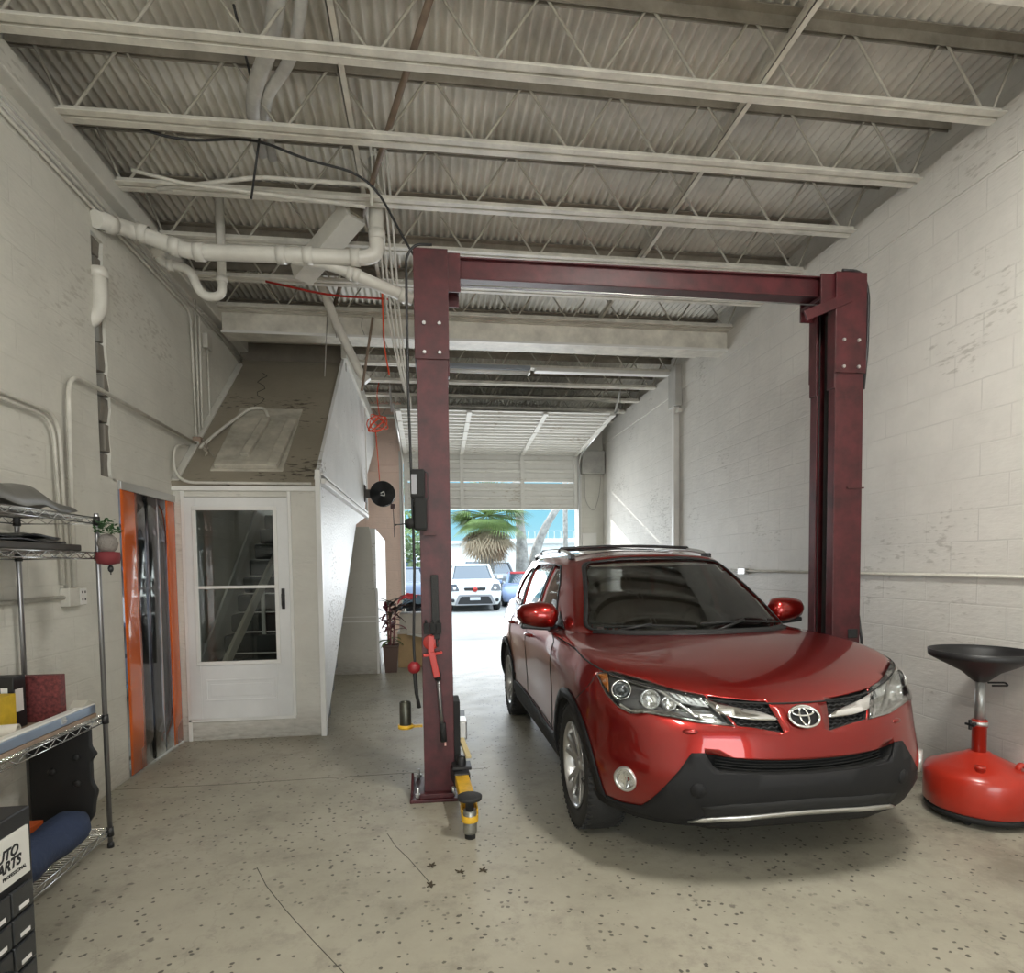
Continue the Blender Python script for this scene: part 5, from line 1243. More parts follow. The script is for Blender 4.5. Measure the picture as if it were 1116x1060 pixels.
for p, d in (((-2.03, 5.12, 3.92), (0, 0, 1)), ((-1.95, 5.12, 3.85), (1, 0, 0)), ((-1.60, 5.2, 3.80), (0, 0, 1))): MB().lathe([(.034, -.025), (.044, -.025), (.044, .025), (.034, .025)], p, d, 18).build('coupling', PVC, tp_)
MB().ico((-2.03, 5.1, 3.94), .05, 2).build('cleanout_cap', PVC, tp_)
vp = thing('vent_pipe', (0, 0, 0), 'short white elbow pipe set in the broken wall chase', 'pipe')
MB().tube(rounded([(XL + .03, 4.47, 3.50), (XL + .03, 4.47, 3.22), (XL - .10, 4.40, 3.06)], .09, 8), .045, 16).build('pipe_run', PVC, vp)
MB().lathe([(.045, -.03), (.052, -.03), (.052, .03), (.045, .03)], (XL + .03, 4.47, 3.48), (0, 0, 1), 18).build('coupling', PVC, vp)
# conduits
for k, (z_, yy) in enumerate(((3.885, 6.15), (3.925, 8.6), (3.965, 8.6))):
    simple('wall_conduit', MB().tube([(X_, 1.5, z_), (X_, yy, z_ + .02)] if k else rounded([(X_, 1.5, z_), (X_, 6.08, z_), (X_, 6.12, 2.72)], .12, 6), .011, 8), CONDUIT, ['lowest long pale conduit high on the left wall, bending down towards the stair soffit', 'middle long pale conduit high on the left wall', 'topmost long pale conduit high on the left wall'][k], 'conduit', 'long conduits high on the left wall')
run('wall_conduit', [(X_, 6.20, 4.04), (X_, 6.20, 2.72)], .011, CONDUIT, 'straight vertical conduit, middle one of the group dropping to the stair soffit', 'conduit', group='conduits dropping to the stair soffit')
run('wall_conduit', [(X_, 8.3, 3.80), (X_, 6.62, 4.02), (X_, 6.30, 4.00), (X_, 6.27, 2.72)], .011, CONDUIT, 'conduit looping over with a rounded top and dropping to the stair soffit', 'conduit', rad=.14, group='conduits dropping to the stair soffit')
run('wall_conduit', [(X_, 6.50, 3.68), (X_, 6.50, 2.83)], .009, CONDUIT, 'thin conduit below the small square box near the stairs', 'conduit', group='conduits dropping to the stair soffit')
simple('junction_box', MB().box(XL, XL + .05, 6.43, 6.56, 3.68, 3.82), CONDUIT, 'small square pale box on the left wall above a thin conduit', 'junction box', bevel=.004)
simple('junction_box', MB().box(XL, XL + .07, 6.08, 6.24, 2.63, 2.74), pbr('rusty_box', (.33, .24, .18), .6, vary=.4), 'grimy box with tangled wiring at the foot of the vertical conduits', 'junction box', bevel=.004)
run('wall_conduit', [(X_ + .02, 6.10, 2.665), (X_ + .02, 4.03, 2.70), (X_ + .02, 4.0, 1.40)], .014, CONDUIT, 'bent conduit crossing the broken chase and dropping behind the shelving', 'conduit', rad=.16, group='conduits dropping behind the shelving')
run('wall_conduit', [(X_ + .01, 2.0, 2.42), (X_ + .01, 3.93, 2.42), (X_ + .01, 3.96, 1.40)], .012, CONDUIT, 'right-hand conduit of the lower pair bending down behind the shelving', 'conduit', rad=.14, group='conduits dropping behind the shelving')
run('wall_conduit', [(X_ + .01, 2.0, 2.385), (X_ + .01, 3.88, 2.385), (X_ + .01, 3.91, 1.42)], .010, CONDUIT, 'left-hand conduit of the lower pair bending down behind the shelving', 'conduit', rad=.14, group='conduits dropping behind the shelving')
ob = thing('outlet_box', (XL, 4.01, 1.345), 'grey surface socket box with a white double outlet plate below three conduits', 'socket')
MB().box(0, .055, -.09, .09, -.055, .055).build('box', CONDUIT, ob, bevel=.005)
pt = MB().box(.055, .060, .015, .085, -.05, .05).build('cover_plate', WHITE, ob, bevel=.003)
so = MB()
for y_ in (.035, .065):
    for z_ in (-.025, .02): so.box(.060, .0615, y_ - .006, y_ - .002, z_, z_ + .014).box(.060, .0615, y_ + .002, y_ + .006, z_, z_ + .014)
so.build('outlet_slots', BLACKM, pt)
run('wall_conduit', [(X_, 1.5, 1.335), (X_, 3.92, 1.345)], .013, CONDUIT, 'horizontal conduit at shelf height running into the socket box', 'conduit')
# short bracket arms above the drain pipe
for p0, p1, lab in (((XL + .09, 3.55, 3.74), (XL + .02, 4.15, 4.02), 'upper of two short rails near the beam on the left wall'), ((XL + .09, 3.75, 3.78), (XL + .02, 4.38, 4.08), 'lower of two short rails near the beam on the left wall')):
    pass
# wiring tangle at the soffit foot
wr = MB()
for k in range(5):
    R_ = random.Random(k + 20); pts = [(X_ + .02, 6.15, 2.64)]
    for q in range(6): pts.append((X_ + .06 + .05 * q * R_.uniform(.6, 1.2) * .6, 6.10 - .05 * q + R_.uniform(-.03, .03), 2.70 - .035 * q + R_.uniform(-.01, .04)))
    wr.tube(rounded(pts, .03, 3), .005, 5)
simple('loose_wiring', wr, pbr('grubby_cable', (.32, .29, .24), .6), 'tangle of loose cables at the foot of the conduits beside the soffit', 'wiring')
run('flex_conduit', [(X_ + .04, 6.10, 2.62), (-2.08, 5.98, 2.62), (-1.98, 6.2, 2.82), (-1.80, 6.6, 3.14), (-1.66, 6.62, 3.15), (-1.58, 6.45, 3.00)], .016, pbr('pale_flex', (.52, .50, .44), .5), 'pale flexible conduit curling over the sloping soffit', 'conduit', rad=.15)
run('wall_conduit', [(-2.15, 5.9, 2.62), (-2.15, 5.545, 2.55), (-2.13, 5.535, 2.24), (-1.02, 5.535, 2.235)], .013, CONDUIT, 'conduit bending down beside the stair enclosure and along its top edge', 'conduit', rad=.16)

# ------------------------------------------------------------------ things hanging in the roof space
dk = thing('hanging_duct', (-.72, 5.1, 4.03), 'white square timber or duct piece hanging at a slant beneath the joists', 'duct')
o_ = MB().obox((-.30, .25, -.10), (.20, -.25, .16), .17, .13, (0, 0, 1)).build('duct_body', pbr('white_boxing', (.66, .64, .58), .45, vary=.15), dk, bevel=.004)
MB().obox((.205, -.255, .163), (.215, -.265, .168), .11, .09, (0, 0, 1)).build('end_opening', pbr('stained_end', (.25, .22, .17), .8), dk)
VC = pbr('white_cable', (.74, .73, .69), .4)
for k, (dx, dy, lab) in enumerate(((0, 0, 'leftmost'), (.03, .02, 'second from the left'), (.07, .0, 'third from the left'), (.105, .03, 'rightmost'))):
    run('hanging_cable', [(-.36 + dx, 4.45 + dy, 4.42), (-.345 + dx, 5.0 + dy, 3.98 + .05 * k), (-.34 + dx, 5.6 + dy, 3.75), (-.28 + dx * .7, 5.9, 3.45), (-.22 + dx * .6, 6.0, 3.20 - .06 * k)], .009, VC, 'white cable left of the lift column, %s of the bundle' % lab, 'cable', rad=.3, group='white cables hanging left of the lift column')
WD = pbr('silvery_flex_duct', (.62, .61, .58), .45, vary=.25, vscale=8)
for k, (pts, r_, lab) in enumerate((([(-.62, 3.0, 4.44), (-.78, 3.55, 4.36), (-1.02, 3.95, 4.33), (-1.10, 4.5, 4.36)], .045, 'thick pale pipe bending through the joists at top left, left one of the pair'), ([(-.50, 3.05, 4.44), (-.70, 3.65, 4.34), (-.95, 3.95, 4.32), (-1.04, 4.55, 4.36)], .032, 'thick pale pipe bending through the joists at top left, right one of the pair'))):
    run('roof_pipe', pts, r_, WD, lab, 'pipe', rad=.35, n=14, group='bent pipes through the joists')
run('roof_pipe', [(-1.02, 6.2, 4.30), (-.92, 6.6, 4.02), (-.86, 6.64, 3.90), (-.70, 6.66, 3.55), (-.62, 6.66, 3.46)], .045, PVC, 'white pipe sloping down over the cross beam towards the stair side wall', 'pipe', rad=.25, n=14)
run('roof_pipe', [(.12, 2.9, 4.30), (-.20, 3.95, 4.23), (-.93, 6.60, 4.22)], .020, pbr('rusty_pipe', (.26, .19, .14), .6, vary=.4, vscale=6), 'thin rusty brown pipe slanting across the joists left of centre', 'pipe', rad=.3)
run('hanging_rod', [(-.55, 6.60, 4.10), (-.68, 6.62, 3.35)], .013, MATS['rusty_pipe'], 'rusty rod hanging down past the cross beam', 'rod')
run('roof_cable', [(-1.85, 4.05, 4.21), (-1.50, 4.10, 4.13), (-1.05, 4.15, 4.22), (-.75, 4.2, 4.14), (-.35, 4.25, 4.10), (-.15, 4.3, 3.75), (.0, 4.30, 3.50)], .008, BLACK, 'thin black cable sagging across the joists to the top of the left lift column', 'cable', rad=.2)
run('roof_cable', [(-1.00, 3.6, 4.55), (-1.02, 4.2, 4.35), (-1.11, 4.25, 3.90)], .007, BLACK, 'thin black cable dangling below the joists above the drain pipe', 'cable', rad=.1)
run('roof_conduit', [(-1.75, 4.42, 4.02), (-1.1, 4.40, 4.13), (-.35, 4.40, 4.13), (-.36, 4.42, 3.6 + .4)], .014, CONDUIT, 'white conduit running level under the joists above the drain pipe, bent at both ends', 'conduit', rad=.08)
run('roof_conduit', [(-1.85, 4.30, 4.06), (-1.55, 4.34, 4.02), (-.40, 4.40, 3.98)], .012, CONDUIT, 'second white conduit just below the level one under the joists', 'conduit', rad=.1)
run('red_air_line', [(-1.45, 5.95, 4.13), (-.9, 5.95, 4.03), (-.35, 5.95, 4.02)], .010, REDP, 'thin dark red air line along a joist near the drain pipe', 'hose', rad=.2)
for k, (x_, dz) in enumerate(((-1.02, .62), (-.92, .22), (-.66, .18), (-.44, .35))):
    run('hanging_wire', [(x_, 6.68, 4.12), (x_ - .02, 6.66, 4.12 - dz * .5), (x_ - .04 + .03 * k, 6.66, 4.12 - dz)], .005, pbr('grey_wire', (.35, .33, .30), .5), ['long', 'short', 'shorter', 'medium'][k] + ' loose wire dangling at the cross beam, %s from the left' % ['first', 'second', 'third', 'fourth'][k], 'wire', rad=.05, group='loose wires at the cross beam')
# unlit fluorescent fitting beyond the beam
fl = thing('ceiling_light', (.75, 8.05, 4.06), 'unlit twin-tube fluorescent fitting beneath the joists beyond the cross beam', 'ceiling light')
MB().box(-.75, .60, -.07, .07, 0, .05).build('housing', pbr('grey_blue_fitting', (.34, .37, .42), .3, .5), fl, bevel=.004)
for y_ in (-.035, .035): MB().tube([(-.72, y_, -.022), (.57, y_, -.022)], .016, 12).build('tube', WHITE, fl)
for x_ in (-.74, .585): MB().box(x_ - .015, x_ + .015, -.06, .06, -.045, 0).build('tube_holder', WHITE, fl, bevel=.003)
fl2 = thing('ceiling_light', (2.15, 8.15, 4.08), 'plain white fluorescent fitting right of the twin-tube one beyond the cross beam', 'ceiling light')
MB().box(-.72, 1.15, -.06, .06, 0, .045).build('housing', WHITE, fl2, bevel=.004)
# orange cord, reel
RC = pbr('red_orange_cord', (.75, .09, .03), .5)
cd = MB()
for k in range(5): cd.tube([(-.785 + .127 * math.cos(a) + .015 * k, 9.5 + .03 * math.sin(a * 2 + k), 3.65 + .108 * math.sin(a + k) + .01 * k) for a in [2 * PI * q / 24 for q in range(24)]], .008, 6, closed=True)
cd.tube(rounded([(-0.709, 9.50, 4.348), (-0.760, 9.50, 4.095), (-0.722, 9.50, 3.778)], .1, 5), .008, 6).tube(rounded([(-0.785, 9.50, 3.550), (-0.760, 9.50, 3.145), (-0.741, 9.50, 2.790)], .1, 5), .008, 6)
simple('extension_cord', cd, RC, 'coiled orange-red extension cord hanging above the black reel', 'cord')
run('extension_cord', [(-.40, 5.9, 4.15), (-.40, 6.0, 3.6), (-.36, 6.05, 3.35)], .008, RC, 'short orange-red cord hanging left of the lift column near the cross beam', 'cord', rad=.2)
rl = thing('cord_reel', (-.70, 9.5, 2.61), 'round black cord reel on a bracket at the end of the stair side wall', 'cord reel')
MB().lathe([(0, -.07), (.05, -.07), (.05, -.055), (.148, -.05), (.150, -.04), (.10, -.03), (.10, .03), (.150, .04), (.148, .05), (0, .05)], ax=(0, 1, 0), n=36).build('reel_drum', BLACK, rl)
MB().tube(rounded([(-.02, -.075, -.02), (.03, -.075, -.03), (.02, -.075, .02), (-.02, -.075, .0)], .01, 4), .006, 6).build('hub_mark', WHITE, rl)
MB().box(-.205, -.12, -.03, .03, -.05, .05).box(-.212, -.195, -.06, .06, -.10, .10).build('bracket', pbr('dark_bracket', (.06, .05, .045), .6), rl, bevel=.004)
MB().box(.09, .14, -.03, .03, -.18, -.12).tube([(.12, 0, -.16), (.125, 0, -.35), (.13, 0, -.52)], .006, 6).build('cord_end', MAROOND, rl, bevel=.004)
rl.scale = (1.27, 1.27, 1.27)
# horizontal conduit and column pipe on the right wall
run('wall_conduit', [(XR - .02, 2.0, 1.398), (XR - .02, 11.3, 1.425)], .011, CONDUIT, 'long level conduit along the right wall behind the lift column', 'conduit')
simple('junction_box', MB().box(XR - .05, XR, 6.25, 6.40, 1.375, 1.44).box(XR - .03, XR, 4.60, 4.66, 1.37, 1.43), GALV, 'small box on the level conduit along the right wall', 'junction box', bevel=.004)
dwn = thing('column_pipe', (XR - .045, 8.15, 0), 'white square vertical pipe with a stepped top on the right wall', 'pipe')
MB().box(-.04, .04, -.04, .04, 0, 3.87).build('pipe_body', WHITE, dwn, bevel=.004)
MB().box(-.055, .04, -.13, .13, 3.66, 4.20).build('pipe_head', pbr('grey_white_casing', (.50, .49, .46), .5, vary=.2), dwn, bevel=.004)
MB().box(-.05, .0, -.22, -.10, 3.55, 3.60).build('pipe_bracket', CONDUIT, dwn)
simple('wall_cable', MB().tube(rounded([(3.06, YF - .04, 3.28), (3.07, YF - .04, 2.75), (3.25, YF - .04, 2.52), (3.36, YF - .04, 2.85), (3.36, YF - .24, 3.4)], .15, 6), .006, 5), pbr('grey_wire', (.35, .33, .30), .5), 'thin grey cable looping down the right pier of the roll-up door', 'cable')

# ------------------------------------------------------------------ half-height white box wall, plant, cartons
struct(MB().prism([(-1.42, 0), (-.72, 0), (-.82, 1.95), (-.84, 2.06), (-1.04, 2.06)], 'y', 8.70, 8.76).build('wall_stair_foot', wall_mat('grey_white_panel', (.56, .54, .48), 'XZ', .5, blocks=False)))
struct(MB().prism([(8.76, 0), (10.6, 0), (10.6, 1.95), (8.76, 2.04)], 'x', -.84, -.76).build('wall_stair_return', WOODWHITE))
struct(MB().box(-1.36, -.745, 8.685, 8.70, .73, .75).box(-1.34, -.75, 8.685, 8.70, .80, .81).box(-.765, -.735, 8.68, 8.77, 0, 1.2).build('trim_19', WHITE))
pot = thing('potted_plant', (-.58, 8.80, 0), 'tall red-leaved plant in a tapered brown pot beside the white half wall', 'plant')
pm = MB(); v4 = [(-.10, -.10), (.10, -.10), (.10, .10), (-.10, .10)]
rows = [[Vector((x_ * s_, y_ * s_, z_)) for x_, y_ in v4] for s_, z_ in ((.82, 0), (1.06, .36), (1.14, .365), (1.14, .39), (1.0, .39), (.98, .33))]
pm.grid(rows, closed_u=True, smooth=False); pm.bm.faces.new([pm.bm.verts.new((x_ * .98, y_ * .98, .33)) for x_, y_ in v4])
pm.build('pot', pbr('brown_ceramic', (.11, .065, .05), .5), pot, bevel=.004)
stm = MB()
for k, (dx, dy) in enumerate(((-.02, 0), (.03, .02), (.0, -.03))): stm.tube([(dx, dy, .33), (dx * 2, dy, .7), (dx * 2.5, dy * 2, .98)], .012, 7)
stm.build('stems', pbr('pinkish_stem', (.30, .12, .12), .6, vary=.4, vscale=14), pot)
def leaf(m, base, d_, L_, w_, droop):
    d_ = Vector(d_).normalized(); s_ = d_.cross(Vector((0, 0, 1))).normalized(); rows = []
    for k in range(9):
        t = k / 8; c_ = Vector(base) + d_ * L_ * t + Vector((0, 0, -droop * t * t)); ww = w_ * math.sin(PI * min(1, t * .92 + .08)) ** .7
        rows.append([c_ - s_ * ww, c_ + Vector((0, 0, -.008)), c_ + s_ * ww])
    m.grid(rows)
R_ = random.Random(12)
for nm, mt, cnt, z0, z1 in (('red_leaves', pbr('burgundy_leaf', (.17, .03, .045), .45, vary=.4, vscale=9), 26, .55, .95), ('dark_leaves', pbr('dark_brown_leaf', (.07, .05, .035), .5, vary=.4, vscale=9), 16, .8, 1.02), ('green_leaves', pbr('green_leaf', (.12, .22, .05), .5, vary=.4, vscale=9), 7, .42, .50)):
    lm = MB()
    for k in range(cnt):
        a = R_.uniform(0, 2 * PI); el = R_.uniform(.2, 1.2) if nm != 'green_leaves' else .35
        leaf(lm, (R_.uniform(-.05, .05), R_.uniform(-.04, .04), R_.uniform(z0, z1)), (math.cos(a), math.sin(a), el), R_.uniform(.20, .36) if nm != 'green_leaves' else .2, R_.uniform(.022, .04), R_.uniform(.02, .22))
    lm.build(nm, mt, pot, recalc=False)
CARD = pbr('brown_cardboard', (.42, .29, .15), .75, vary=.15, vscale=4)
tag(MB().box(-.50, .12, 9.12, 9.62, 0, .50).build('cardboard_box', CARD, bevel=.004), 'large brown cardboard box on the floor behind the left lift column', 'box')
tag(MB().box(-.505, .125, 9.10, 9.64, .502, .535).box(-.47, .10, 9.14, 9.6, .535, .80).build('white_carton', pbr('grey_white_card', (.52, .48, .42), .7, vary=.2), bevel=.004), 'off-white carton stacked on the large brown cardboard box', 'box')
tag(MB().obox((-.30, 9.10, .505), (-.02, 8.90, .47), .20, .008).build('loose_paper', WHITE), 'white sheet hanging off the edge of the brown cardboard box', 'paper')
def cloth(name, c, size, mat, lab, seed):
    g = MB(); rows = []; 
    for j in range(15):
        row = []
        for i in range(15):
            u, v = i / 7 - 1, j / 7 - 1; r_ = max(0, 1 - (abs(u) ** 2.5 + abs(v) ** 2.5) * .5)
            nz = noise.noise(Vector((u * 2.2 + seed, v * 2.2, seed))) 
            row.append(Vector((c[0] + u * size[0], c[1] + v * size[1], c[2] + size[2] * (r_ * (.65 + .7 * nz)) - .05 * (abs(u) > .9))))
        rows.append(row)
    g.grid(rows); tag(g.build(name, mat, solid=.008), lab, 'clothing', 'clothes heaped on the carton')
cloth('folded_clothes', (-.20, 9.35, .84), (.34, .26, .16), pbr('black_fabric', (.02, .022, .026), .8), 'black cloth at the bottom of the heap on the carton', 1.3)
cloth('folded_clothes', (-.22, 9.28, .93), (.22, .18, .14), pbr('slate_blue_fabric', (.13, .20, .27), .7), 'slate blue jacket in the middle of the heap on the carton', 4.1)
cloth('folded_clothes', (-.30, 9.38, .99), (.20, .16, .12), pbr('red_fabric', (.55, .03, .04), .7), 'bright red cloth at the top left of the heap on the carton', 7.7)
# ------------------------------------------------------------------ outside, seen through the far door
GR_ = pbr('sunlit_concrete_yard', (.37, .355, .33), .9, vary=.25, vscale=.8)
struct(MB().box(-60, 80, 12.05, 120, -.15, -.002).build('ground_outside', GR_))
struct(MB().box(-6, 12, -20, YB - .01, -.15, -.002).build('ground_behind', GR_))
BARK = pbr('grey_bark', (.40, .37, .33), .9, vary=.5, vscale=5, bump=1.0, bscale=9)
def tree(c, r, pts, label, crown=None, seed=1):
    t = thing('tree', (c[0], c[1], 0), label, 'tree')
    n_ = len(pts); sub = []
    P_ = rounded(pts, .8, 5)
    MB().tube(P_, [r * (1.15 - .5 * i / (len(P_) - 1)) * (1.25 if i == 0 else 1) for i in range(len(P_))], 14).build('trunk', BARK, t)
    if crown:
        R_ = random.Random(seed); lf = MB(); br = MB()
        for cx, cy, cz, rad, cnt in crown:
            br.tube([pts[-1], (cx, cy, cz)], [.05, .02], 6)
            for k in range(cnt):
                d_ = Vector((R_.gauss(0, 1), R_.gauss(0, 1), R_.gauss(0, 1))).normalized() * rad * R_.random() ** .4
                p = Vector((cx, cy, cz)) + Vector((d_.x, d_.y, d_.z * .7)); a = Vector((R_.uniform(-1, 1), R_.uniform(-1, 1), R_.uniform(-1, 1))).normalized(); b_ = a.orthogonal()
                s_ = R_.uniform(.05, .10); v = [lf.bm.verts.new(p + a * s_), lf.bm.verts.new(p + b_ * s_ * .5), lf.bm.verts.new(p - a * s_), lf.bm.verts.new(p - b_ * s_ * .5)]; lf.bm.faces.new(v)
        lf.build('foliage', pbr('sparse_green_leaf', (.20, .30, .10), .6, vary=.4, vscale=2), t, recalc=False); br.build('branches', BARK, t)
    return t
tree((4.1, 27), .27, [(0, 0, 0), (-.03, 0, 2.5), (-.28, 0, 6)], 'straight grey tree trunk standing right of the palm', [(0, 0, 7.5, 2.2, 500), (-1.5, 0, 7, 1.8, 350)], 3)
tree((4.55, 27.2), .24, [(0, 0, 0), (.05, 0, 1.6), (.45, 0, 2.9), (1.9, 0, 5.2)], 'leaning tree trunk curving up to the right beside the straight trunk', [(3.2, 0, 6.4, 2.0, 450), (1.2, 0, 7, 1.6, 300)], 4)
tree((.45, 26), .30, [(0, 0, 0), (.05, 0, 3), (0, 0, 6)], 'shaded tree trunk left of the palm, partly behind the lift column', [(-.8, 0, 6.5, 2.2, 500), (-1.6, .5, 4.6, 1.5, 500), (-2.2, 0, 3.2, 1.3, 450)], 5)
# palm
pal = thing('palm_tree', (2.25, 25, 0), 'fan palm with a skirt of dead brown fronds outside the door', 'tree')
pts = [(-.05, 0, 0), (0, 0, .8), (.1, 0, 1.8), (.12, 0, 3.0)]
pt_ = MB().tube(pts, [.34, .27, .26, .28], 16)
for k in range(60):
    a = k * 2.4; z_ = .15 + k * .036; pt_.obox((.04 * z_ + .25 * math.cos(a), .25 * math.sin(a), z_), (.04 * z_ + .36 * math.cos(a), .36 * math.sin(a), z_ + .20), .10, .03)
pt_.build('trunk', pbr('palm_trunk', (.50, .46, .40), .9, vary=.5, vscale=8), pal)
def frond(m, base, az, el, L_, n_, w_):
    d_ = Vector((math.cos(az) * math.cos(el), math.sin(az) * math.cos(el), math.sin(el))); hub = Vector(base) + d_ * L_ * .5
    m.tube([base, hub], .015, 4); s_ = d_.cross(Vector((0, 0, 1))).normalized(); u_ = s_.cross(d_)
    for k in range(n_):
        t = -1.25 + 2.5 * k / (n_ - 1); dd = (d_ * math.cos(t) + s_ * math.sin(t)).normalized(); tip = hub + dd * L_ * .62 + Vector((0, 0, -.25 * L_ * (.4 + abs(t) * .3))); mid = hub + dd * L_ * .36
        w3 = dd.cross(u_).normalized() * w_
        v = [m.bm.verts.new(hub), m.bm.verts.new(mid + w3), m.bm.verts.new(tip), m.bm.verts.new(mid - w3)]; m.bm.faces.new(v)
R_ = random.Random(5)
g1 = MB(); g2 = MB()
for k in range(95): frond(g1, (.12, 0, 3.55), R_.uniform(0, 2 * PI), R_.uniform(-.5, 1.2), R_.uniform(1.2, 1.9), 22, .03)
for k in range(70): frond(g2, (.12, 0, 3.1), R_.uniform(0, 2 * PI), R_.uniform(-1.30, -.35), R_.uniform(.9, 1.6), 14, .035)
g1.build('green_fronds', pbr('palm_green', (.20, .28, .08), .5, vary=.5, vscale=2.5), pal, recalc=False)
g2.build('dead_fronds', pbr('palm_dead', (.50, .38, .25), .8, vary=.5, vscale=3), pal, recalc=False)
pole = simple('utility_pole', MB().tube([(9.0, 40, 0), (9.0, 40, 9)], .16, 10), BARK, 'thin grey utility pole near the right edge of the door opening', 'pole')
for k, (z0, z1) in enumerate(((6.0, 7.6), (4.7, 6.2), (8.2, 9.0))):
    run('overhead_wire', [(-10, 60, z0), (9, 40, z1), (40, 30, z1 + 1)], .02, BLACKM, '%s overhead wire crossing the sky outside' % ['middle', 'lowest', 'topmost'][k], 'wire', rad=.5, group='overhead wires outside')
bd = thing('white_building', (4, 48, 0), 'long low white building behind the trees', 'building')
MB().box(-22, 13, 0, 8, 0, 3.2).build('wall', pbr('bright_render', (.82, .82, .80), .8), bd)
MB().box(-22.2, 13.2, -.3, 8.3, 3.2, 3.45).build('parapet', WHITE, bd)
for x_ in (-9, -6.2, 5.5, 8.2): MB().box(x_, x_ + 1.1, -.05, .02, .9, 2.2).build('window', pbr('dull_window', (.12, .16, .2), .1), bd)
bd2 = thing('far_roof_building', (12, 62, 0), 'distant flat building with a fence line on its roof, right of the leaning tree', 'building')
MB().box(-4, 16, 0, 6, 0, 4.2).build('wall', pbr('bright_render', (.82, .82, .80), .8), bd2)
rf = MB()
for k in range(30): rf.box(-4 + k * .68, -3.94 + k * .68, 0, .06, 4.2, 5.0)
rf.box(-4, 16, 0, .06, 4.95, 5.0).build('roof_fence', CONDUIT, bd2)
# hedge / greenery at far left
hd = MB(); R_ = random.Random(8)
for k in range(2600):
    p = Vector((R_.uniform(-3.5, .4), R_.uniform(30, 31.5), R_.uniform(0, 4.6) * R_.uniform(.6, 1))); a = Vector((R_.uniform(-1, 1), R_.uniform(-1, 1), R_.uniform(-1, 1))).normalized(); b_ = a.orthogonal(); s_ = R_.uniform(.08, .16)
    hd.bm.faces.new([hd.bm.verts.new(p + a * s_), hd.bm.verts.new(p + b_ * s_ * .6), hd.bm.verts.new(p - a * s_), hd.bm.verts.new(p - b_ * s_ * .6)])
tag(hd.build('hedge', pbr('hedge_green', (.24, .32, .15), .7, vary=.5, vscale=1.5), recalc=False), 'tall loose hedge behind the parked cars at the left of the door opening', 'hedge')

# simple but shaped parked cars
def parked(name, loc, rz, paint, label, rows_z, glassrows, L_, Wd, front=None, roofmat=None):
    t = thing(name, loc, label, 'car', 'cars parked outside' if False else None, rz)
    def loop(y0, y1, hw, z_, rf=.22, n=6, bow=.10):
        pts = []
        for q, (cx, cy, a0) in enumerate(((hw - rf, y0 + rf, -PI / 2), (hw - rf, y1 - rf, 0), (-hw + rf, y1 - rf, PI / 2), (-hw + rf, y0 + rf, PI))):
            for k in range(n + 1):
                a = a0 + PI / 2 * k / n; pts.append(Vector((cx + rf * math.cos(a), cy + rf * math.sin(a) - (bow if q in (0, 3) and False else 0), z_)))
        return pts
    b_ = MB(); b_.grid([loop(*r) for r in rows_z], closed_u=True)
    b_.bm.faces.new([b_.bm.verts.new(p) for p in loop(*rows_z[-1])]); bo = b_.build('body', paint, t)
    g = MB(); g.grid([loop(*r) for r in glassrows], closed_u=True); g.build('glasshouse', pbr('parked_glass', (.04, .06, .08), .05, spec=.9, coat=1.0), t)
    r_ = MB(); last = glassrows[-1]; r_.grid([loop(last[0] - .02, last[1] + .02, last[2] + .02, last[3] - .01), loop(last[0] - .02, last[1] + .02, last[2] + .02, last[3] + .03), loop(last[0] + .15, last[1] - .15, last[2] - .12, last[3] + .06)], closed_u=True)
    r_.bm.faces.new([r_.bm.verts.new(p) for p in loop(last[0] + .15, last[1] - .15, last[2] - .12, last[3] + .06)]); r_.build('roof', roofmat or paint, t)
    f0, f1 = glassrows[0], glassrows[-1]
    for sd in (-1, 1):
        MB().obox((sd * (f0[2] - .05), f0[0] + .03, f0[3]), (sd * (f1[2] - .03), f1[0] + .03, f1[3] + .02), .07, .07).build('pillar', paint, t)
        for yy in (L_ * .19, L_ * .80):
            w_ = MB().lathe([(.20, -.09), (.30, -.10), (.32, -.06), (.32, .06), (.30, .10), (.2, .09), (.2, -.09)], (sd * (Wd / 2 - .10), yy, .32), (1, 0, 0), 28).build('tire', RUBBER, t)
            MB().lathe([(0, .05), (.06, .06), (.2, .075), (.21, .05), (0, .03)], (sd * (Wd / 2 - .10), yy, .32), (sd, 0, 0), 20).build('rim', ALLOY, w_)
        MB().obox((sd * (Wd / 2 - .02), f0[0] + .25, f0[3] + .06), (sd * (Wd / 2 + .18), f0[0] + .22, f0[3] + .08), .12, .13).build('mirror', paint, t, bevel=.03)
    return t
WHP = pbr('white_car_paint', (.78, .78, .76), .25, coat=1.0)
kia = parked('white_hatchback', (1.42, 19.7, 0), .02, WHP, 'boxy white hatchback with a red nose ball parked facing the door', [(.10, 3.95, .80, .22), (.0, 4.02, .87, .35), (-.03, 4.05, .89, .60), (.06, 4.05, .89, .85), (.28, 4.03, .86, .98), (.95, 4.0, .80, 1.06)], [(.85, 3.95, .76, 1.04), (1.30, 3.80, .62, 1.50)], 4.05, 1.78)
MB().prism(closed_round([(-.58, .26), (.58, .26), (.46, .50), (-.46, .50)], .05), 'y', -.045, .05).build('lower_grille', BLACK, kia)
MB().prism(closed_round([(-.66, .22), (.66, .22), (.54, .56), (-.54, .56)], .06), 'y', -.038, .05).build('grille_surround', pbr('grey_plastic', (.25, .25, .26), .5), kia)
MB().prism(closed_round([(-.34, .70), (.34, .70), (.36, .79), (-.36, .79)], .02), 'y', -.035, .12).build('upper_grille', BLACK, kia)
MB().box(-.17, .17, -.055, -.04, .38, .48).build('number_plate', pbr('plate_grey', (.55, .56, .58), .4), kia)
MB().ico((0, -.06, .73), .085, 2).build('red_nose', REDP, kia)
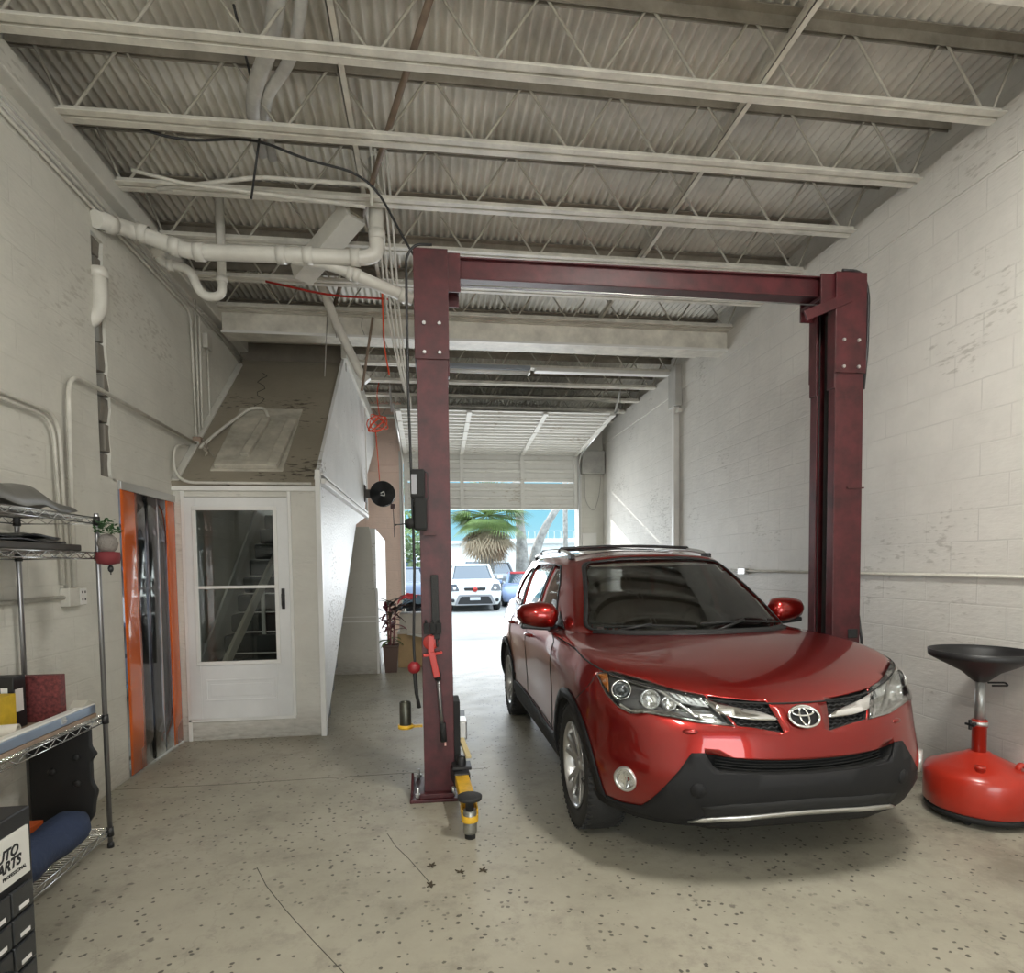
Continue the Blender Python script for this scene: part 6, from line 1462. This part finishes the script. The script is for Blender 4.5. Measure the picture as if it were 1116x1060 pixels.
for sd in (-1, 1):
    h_ = MB().prism(closed_round([(sd * .50, .68), (sd * .86, .68), (sd * .80, .90), (sd * .60, .92)], .04), 'y', -.03, .20).build('headlight', pbr('dark_lamp', (.12, .13, .15), .1, coat=1.0), kia, bevel=.01)
    MB().lathe([(0, .04), (.05, .03), (.06, 0), (0, 0)], (sd * .72, -.03, .38), (0, -1, 0), 16).build('fog_lamp', BLACK, kia)
    MB().lathe([(0, .04), (.05, .03), (.06, 0), (0, 0)], (sd * .66, -.02, .76), (0, -1, 0), 16).build('lamp_bowl', REFL, h_)
seg = [(.10, 4.2, .80, .20), (.0, 4.3, .85, .35), (.02, 4.3, .86, .55), (.20, 4.25, .84, .74), (1.2, 4.2, .78, .84)]
parked('blue_convertible', (3.35, 21.2, 0), -.10, pbr('pale_blue_paint', (.25, .32, .50), .3, coat=1.0), 'pale blue convertible with a red soft top beside the white hatchback', seg, [(1.25, 3.3, .70, .82), (1.75, 2.9, .58, 1.18)], 4.3, 1.72, roofmat=pbr('red_soft_top', (.42, .04, .04), .8))
parked('dark_saloon', (-.75, 19.5, 0), .1, pbr('dark_blue_paint', (.04, .07, .13), .3, coat=1.0), 'dark blue parked car seen between the pink wall and the lift column', [(.10, 4.4, .80, .20), (.0, 4.5, .88, .38), (.02, 4.5, .90, .65), (.25, 4.45, .88, .90), (1.1, 4.4, .80, 1.0)], [(1.0, 4.2, .76, .98), (1.6, 3.7, .62, 1.42)], 4.5, 1.8)
pk = parked('white_pickup', (2.85, 35, 0), .05, WHP, 'white pickup truck seen from behind the white hatchback', [(.10, 5.2, .85, .35), (.0, 5.3, .95, .55), (.0, 5.3, .96, .85), (.10, 5.3, .95, 1.10), (1.2, 5.2, .9, 1.20)], [(1.2, 3.4, .85, 1.18), (1.7, 3.1, .72, 1.75)], 5.3, 1.95)
parked('dark_hatchback', (3.55, 29.5, 0), .1, pbr('dark_grey_paint', (.05, .055, .06), .3, coat=1.0), 'dark parked car behind the white hatchback and left of the straight trunk', [(.10, 4.0, .80, .25), (.0, 4.1, .88, .42), (.02, 4.1, .90, .75), (.25, 4.05, .88, 1.0), (1.0, 4.0, .80, 1.1)], [(1.0, 3.9, .76, 1.08), (1.5, 3.6, .62, 1.6)], 4.1, 1.8)
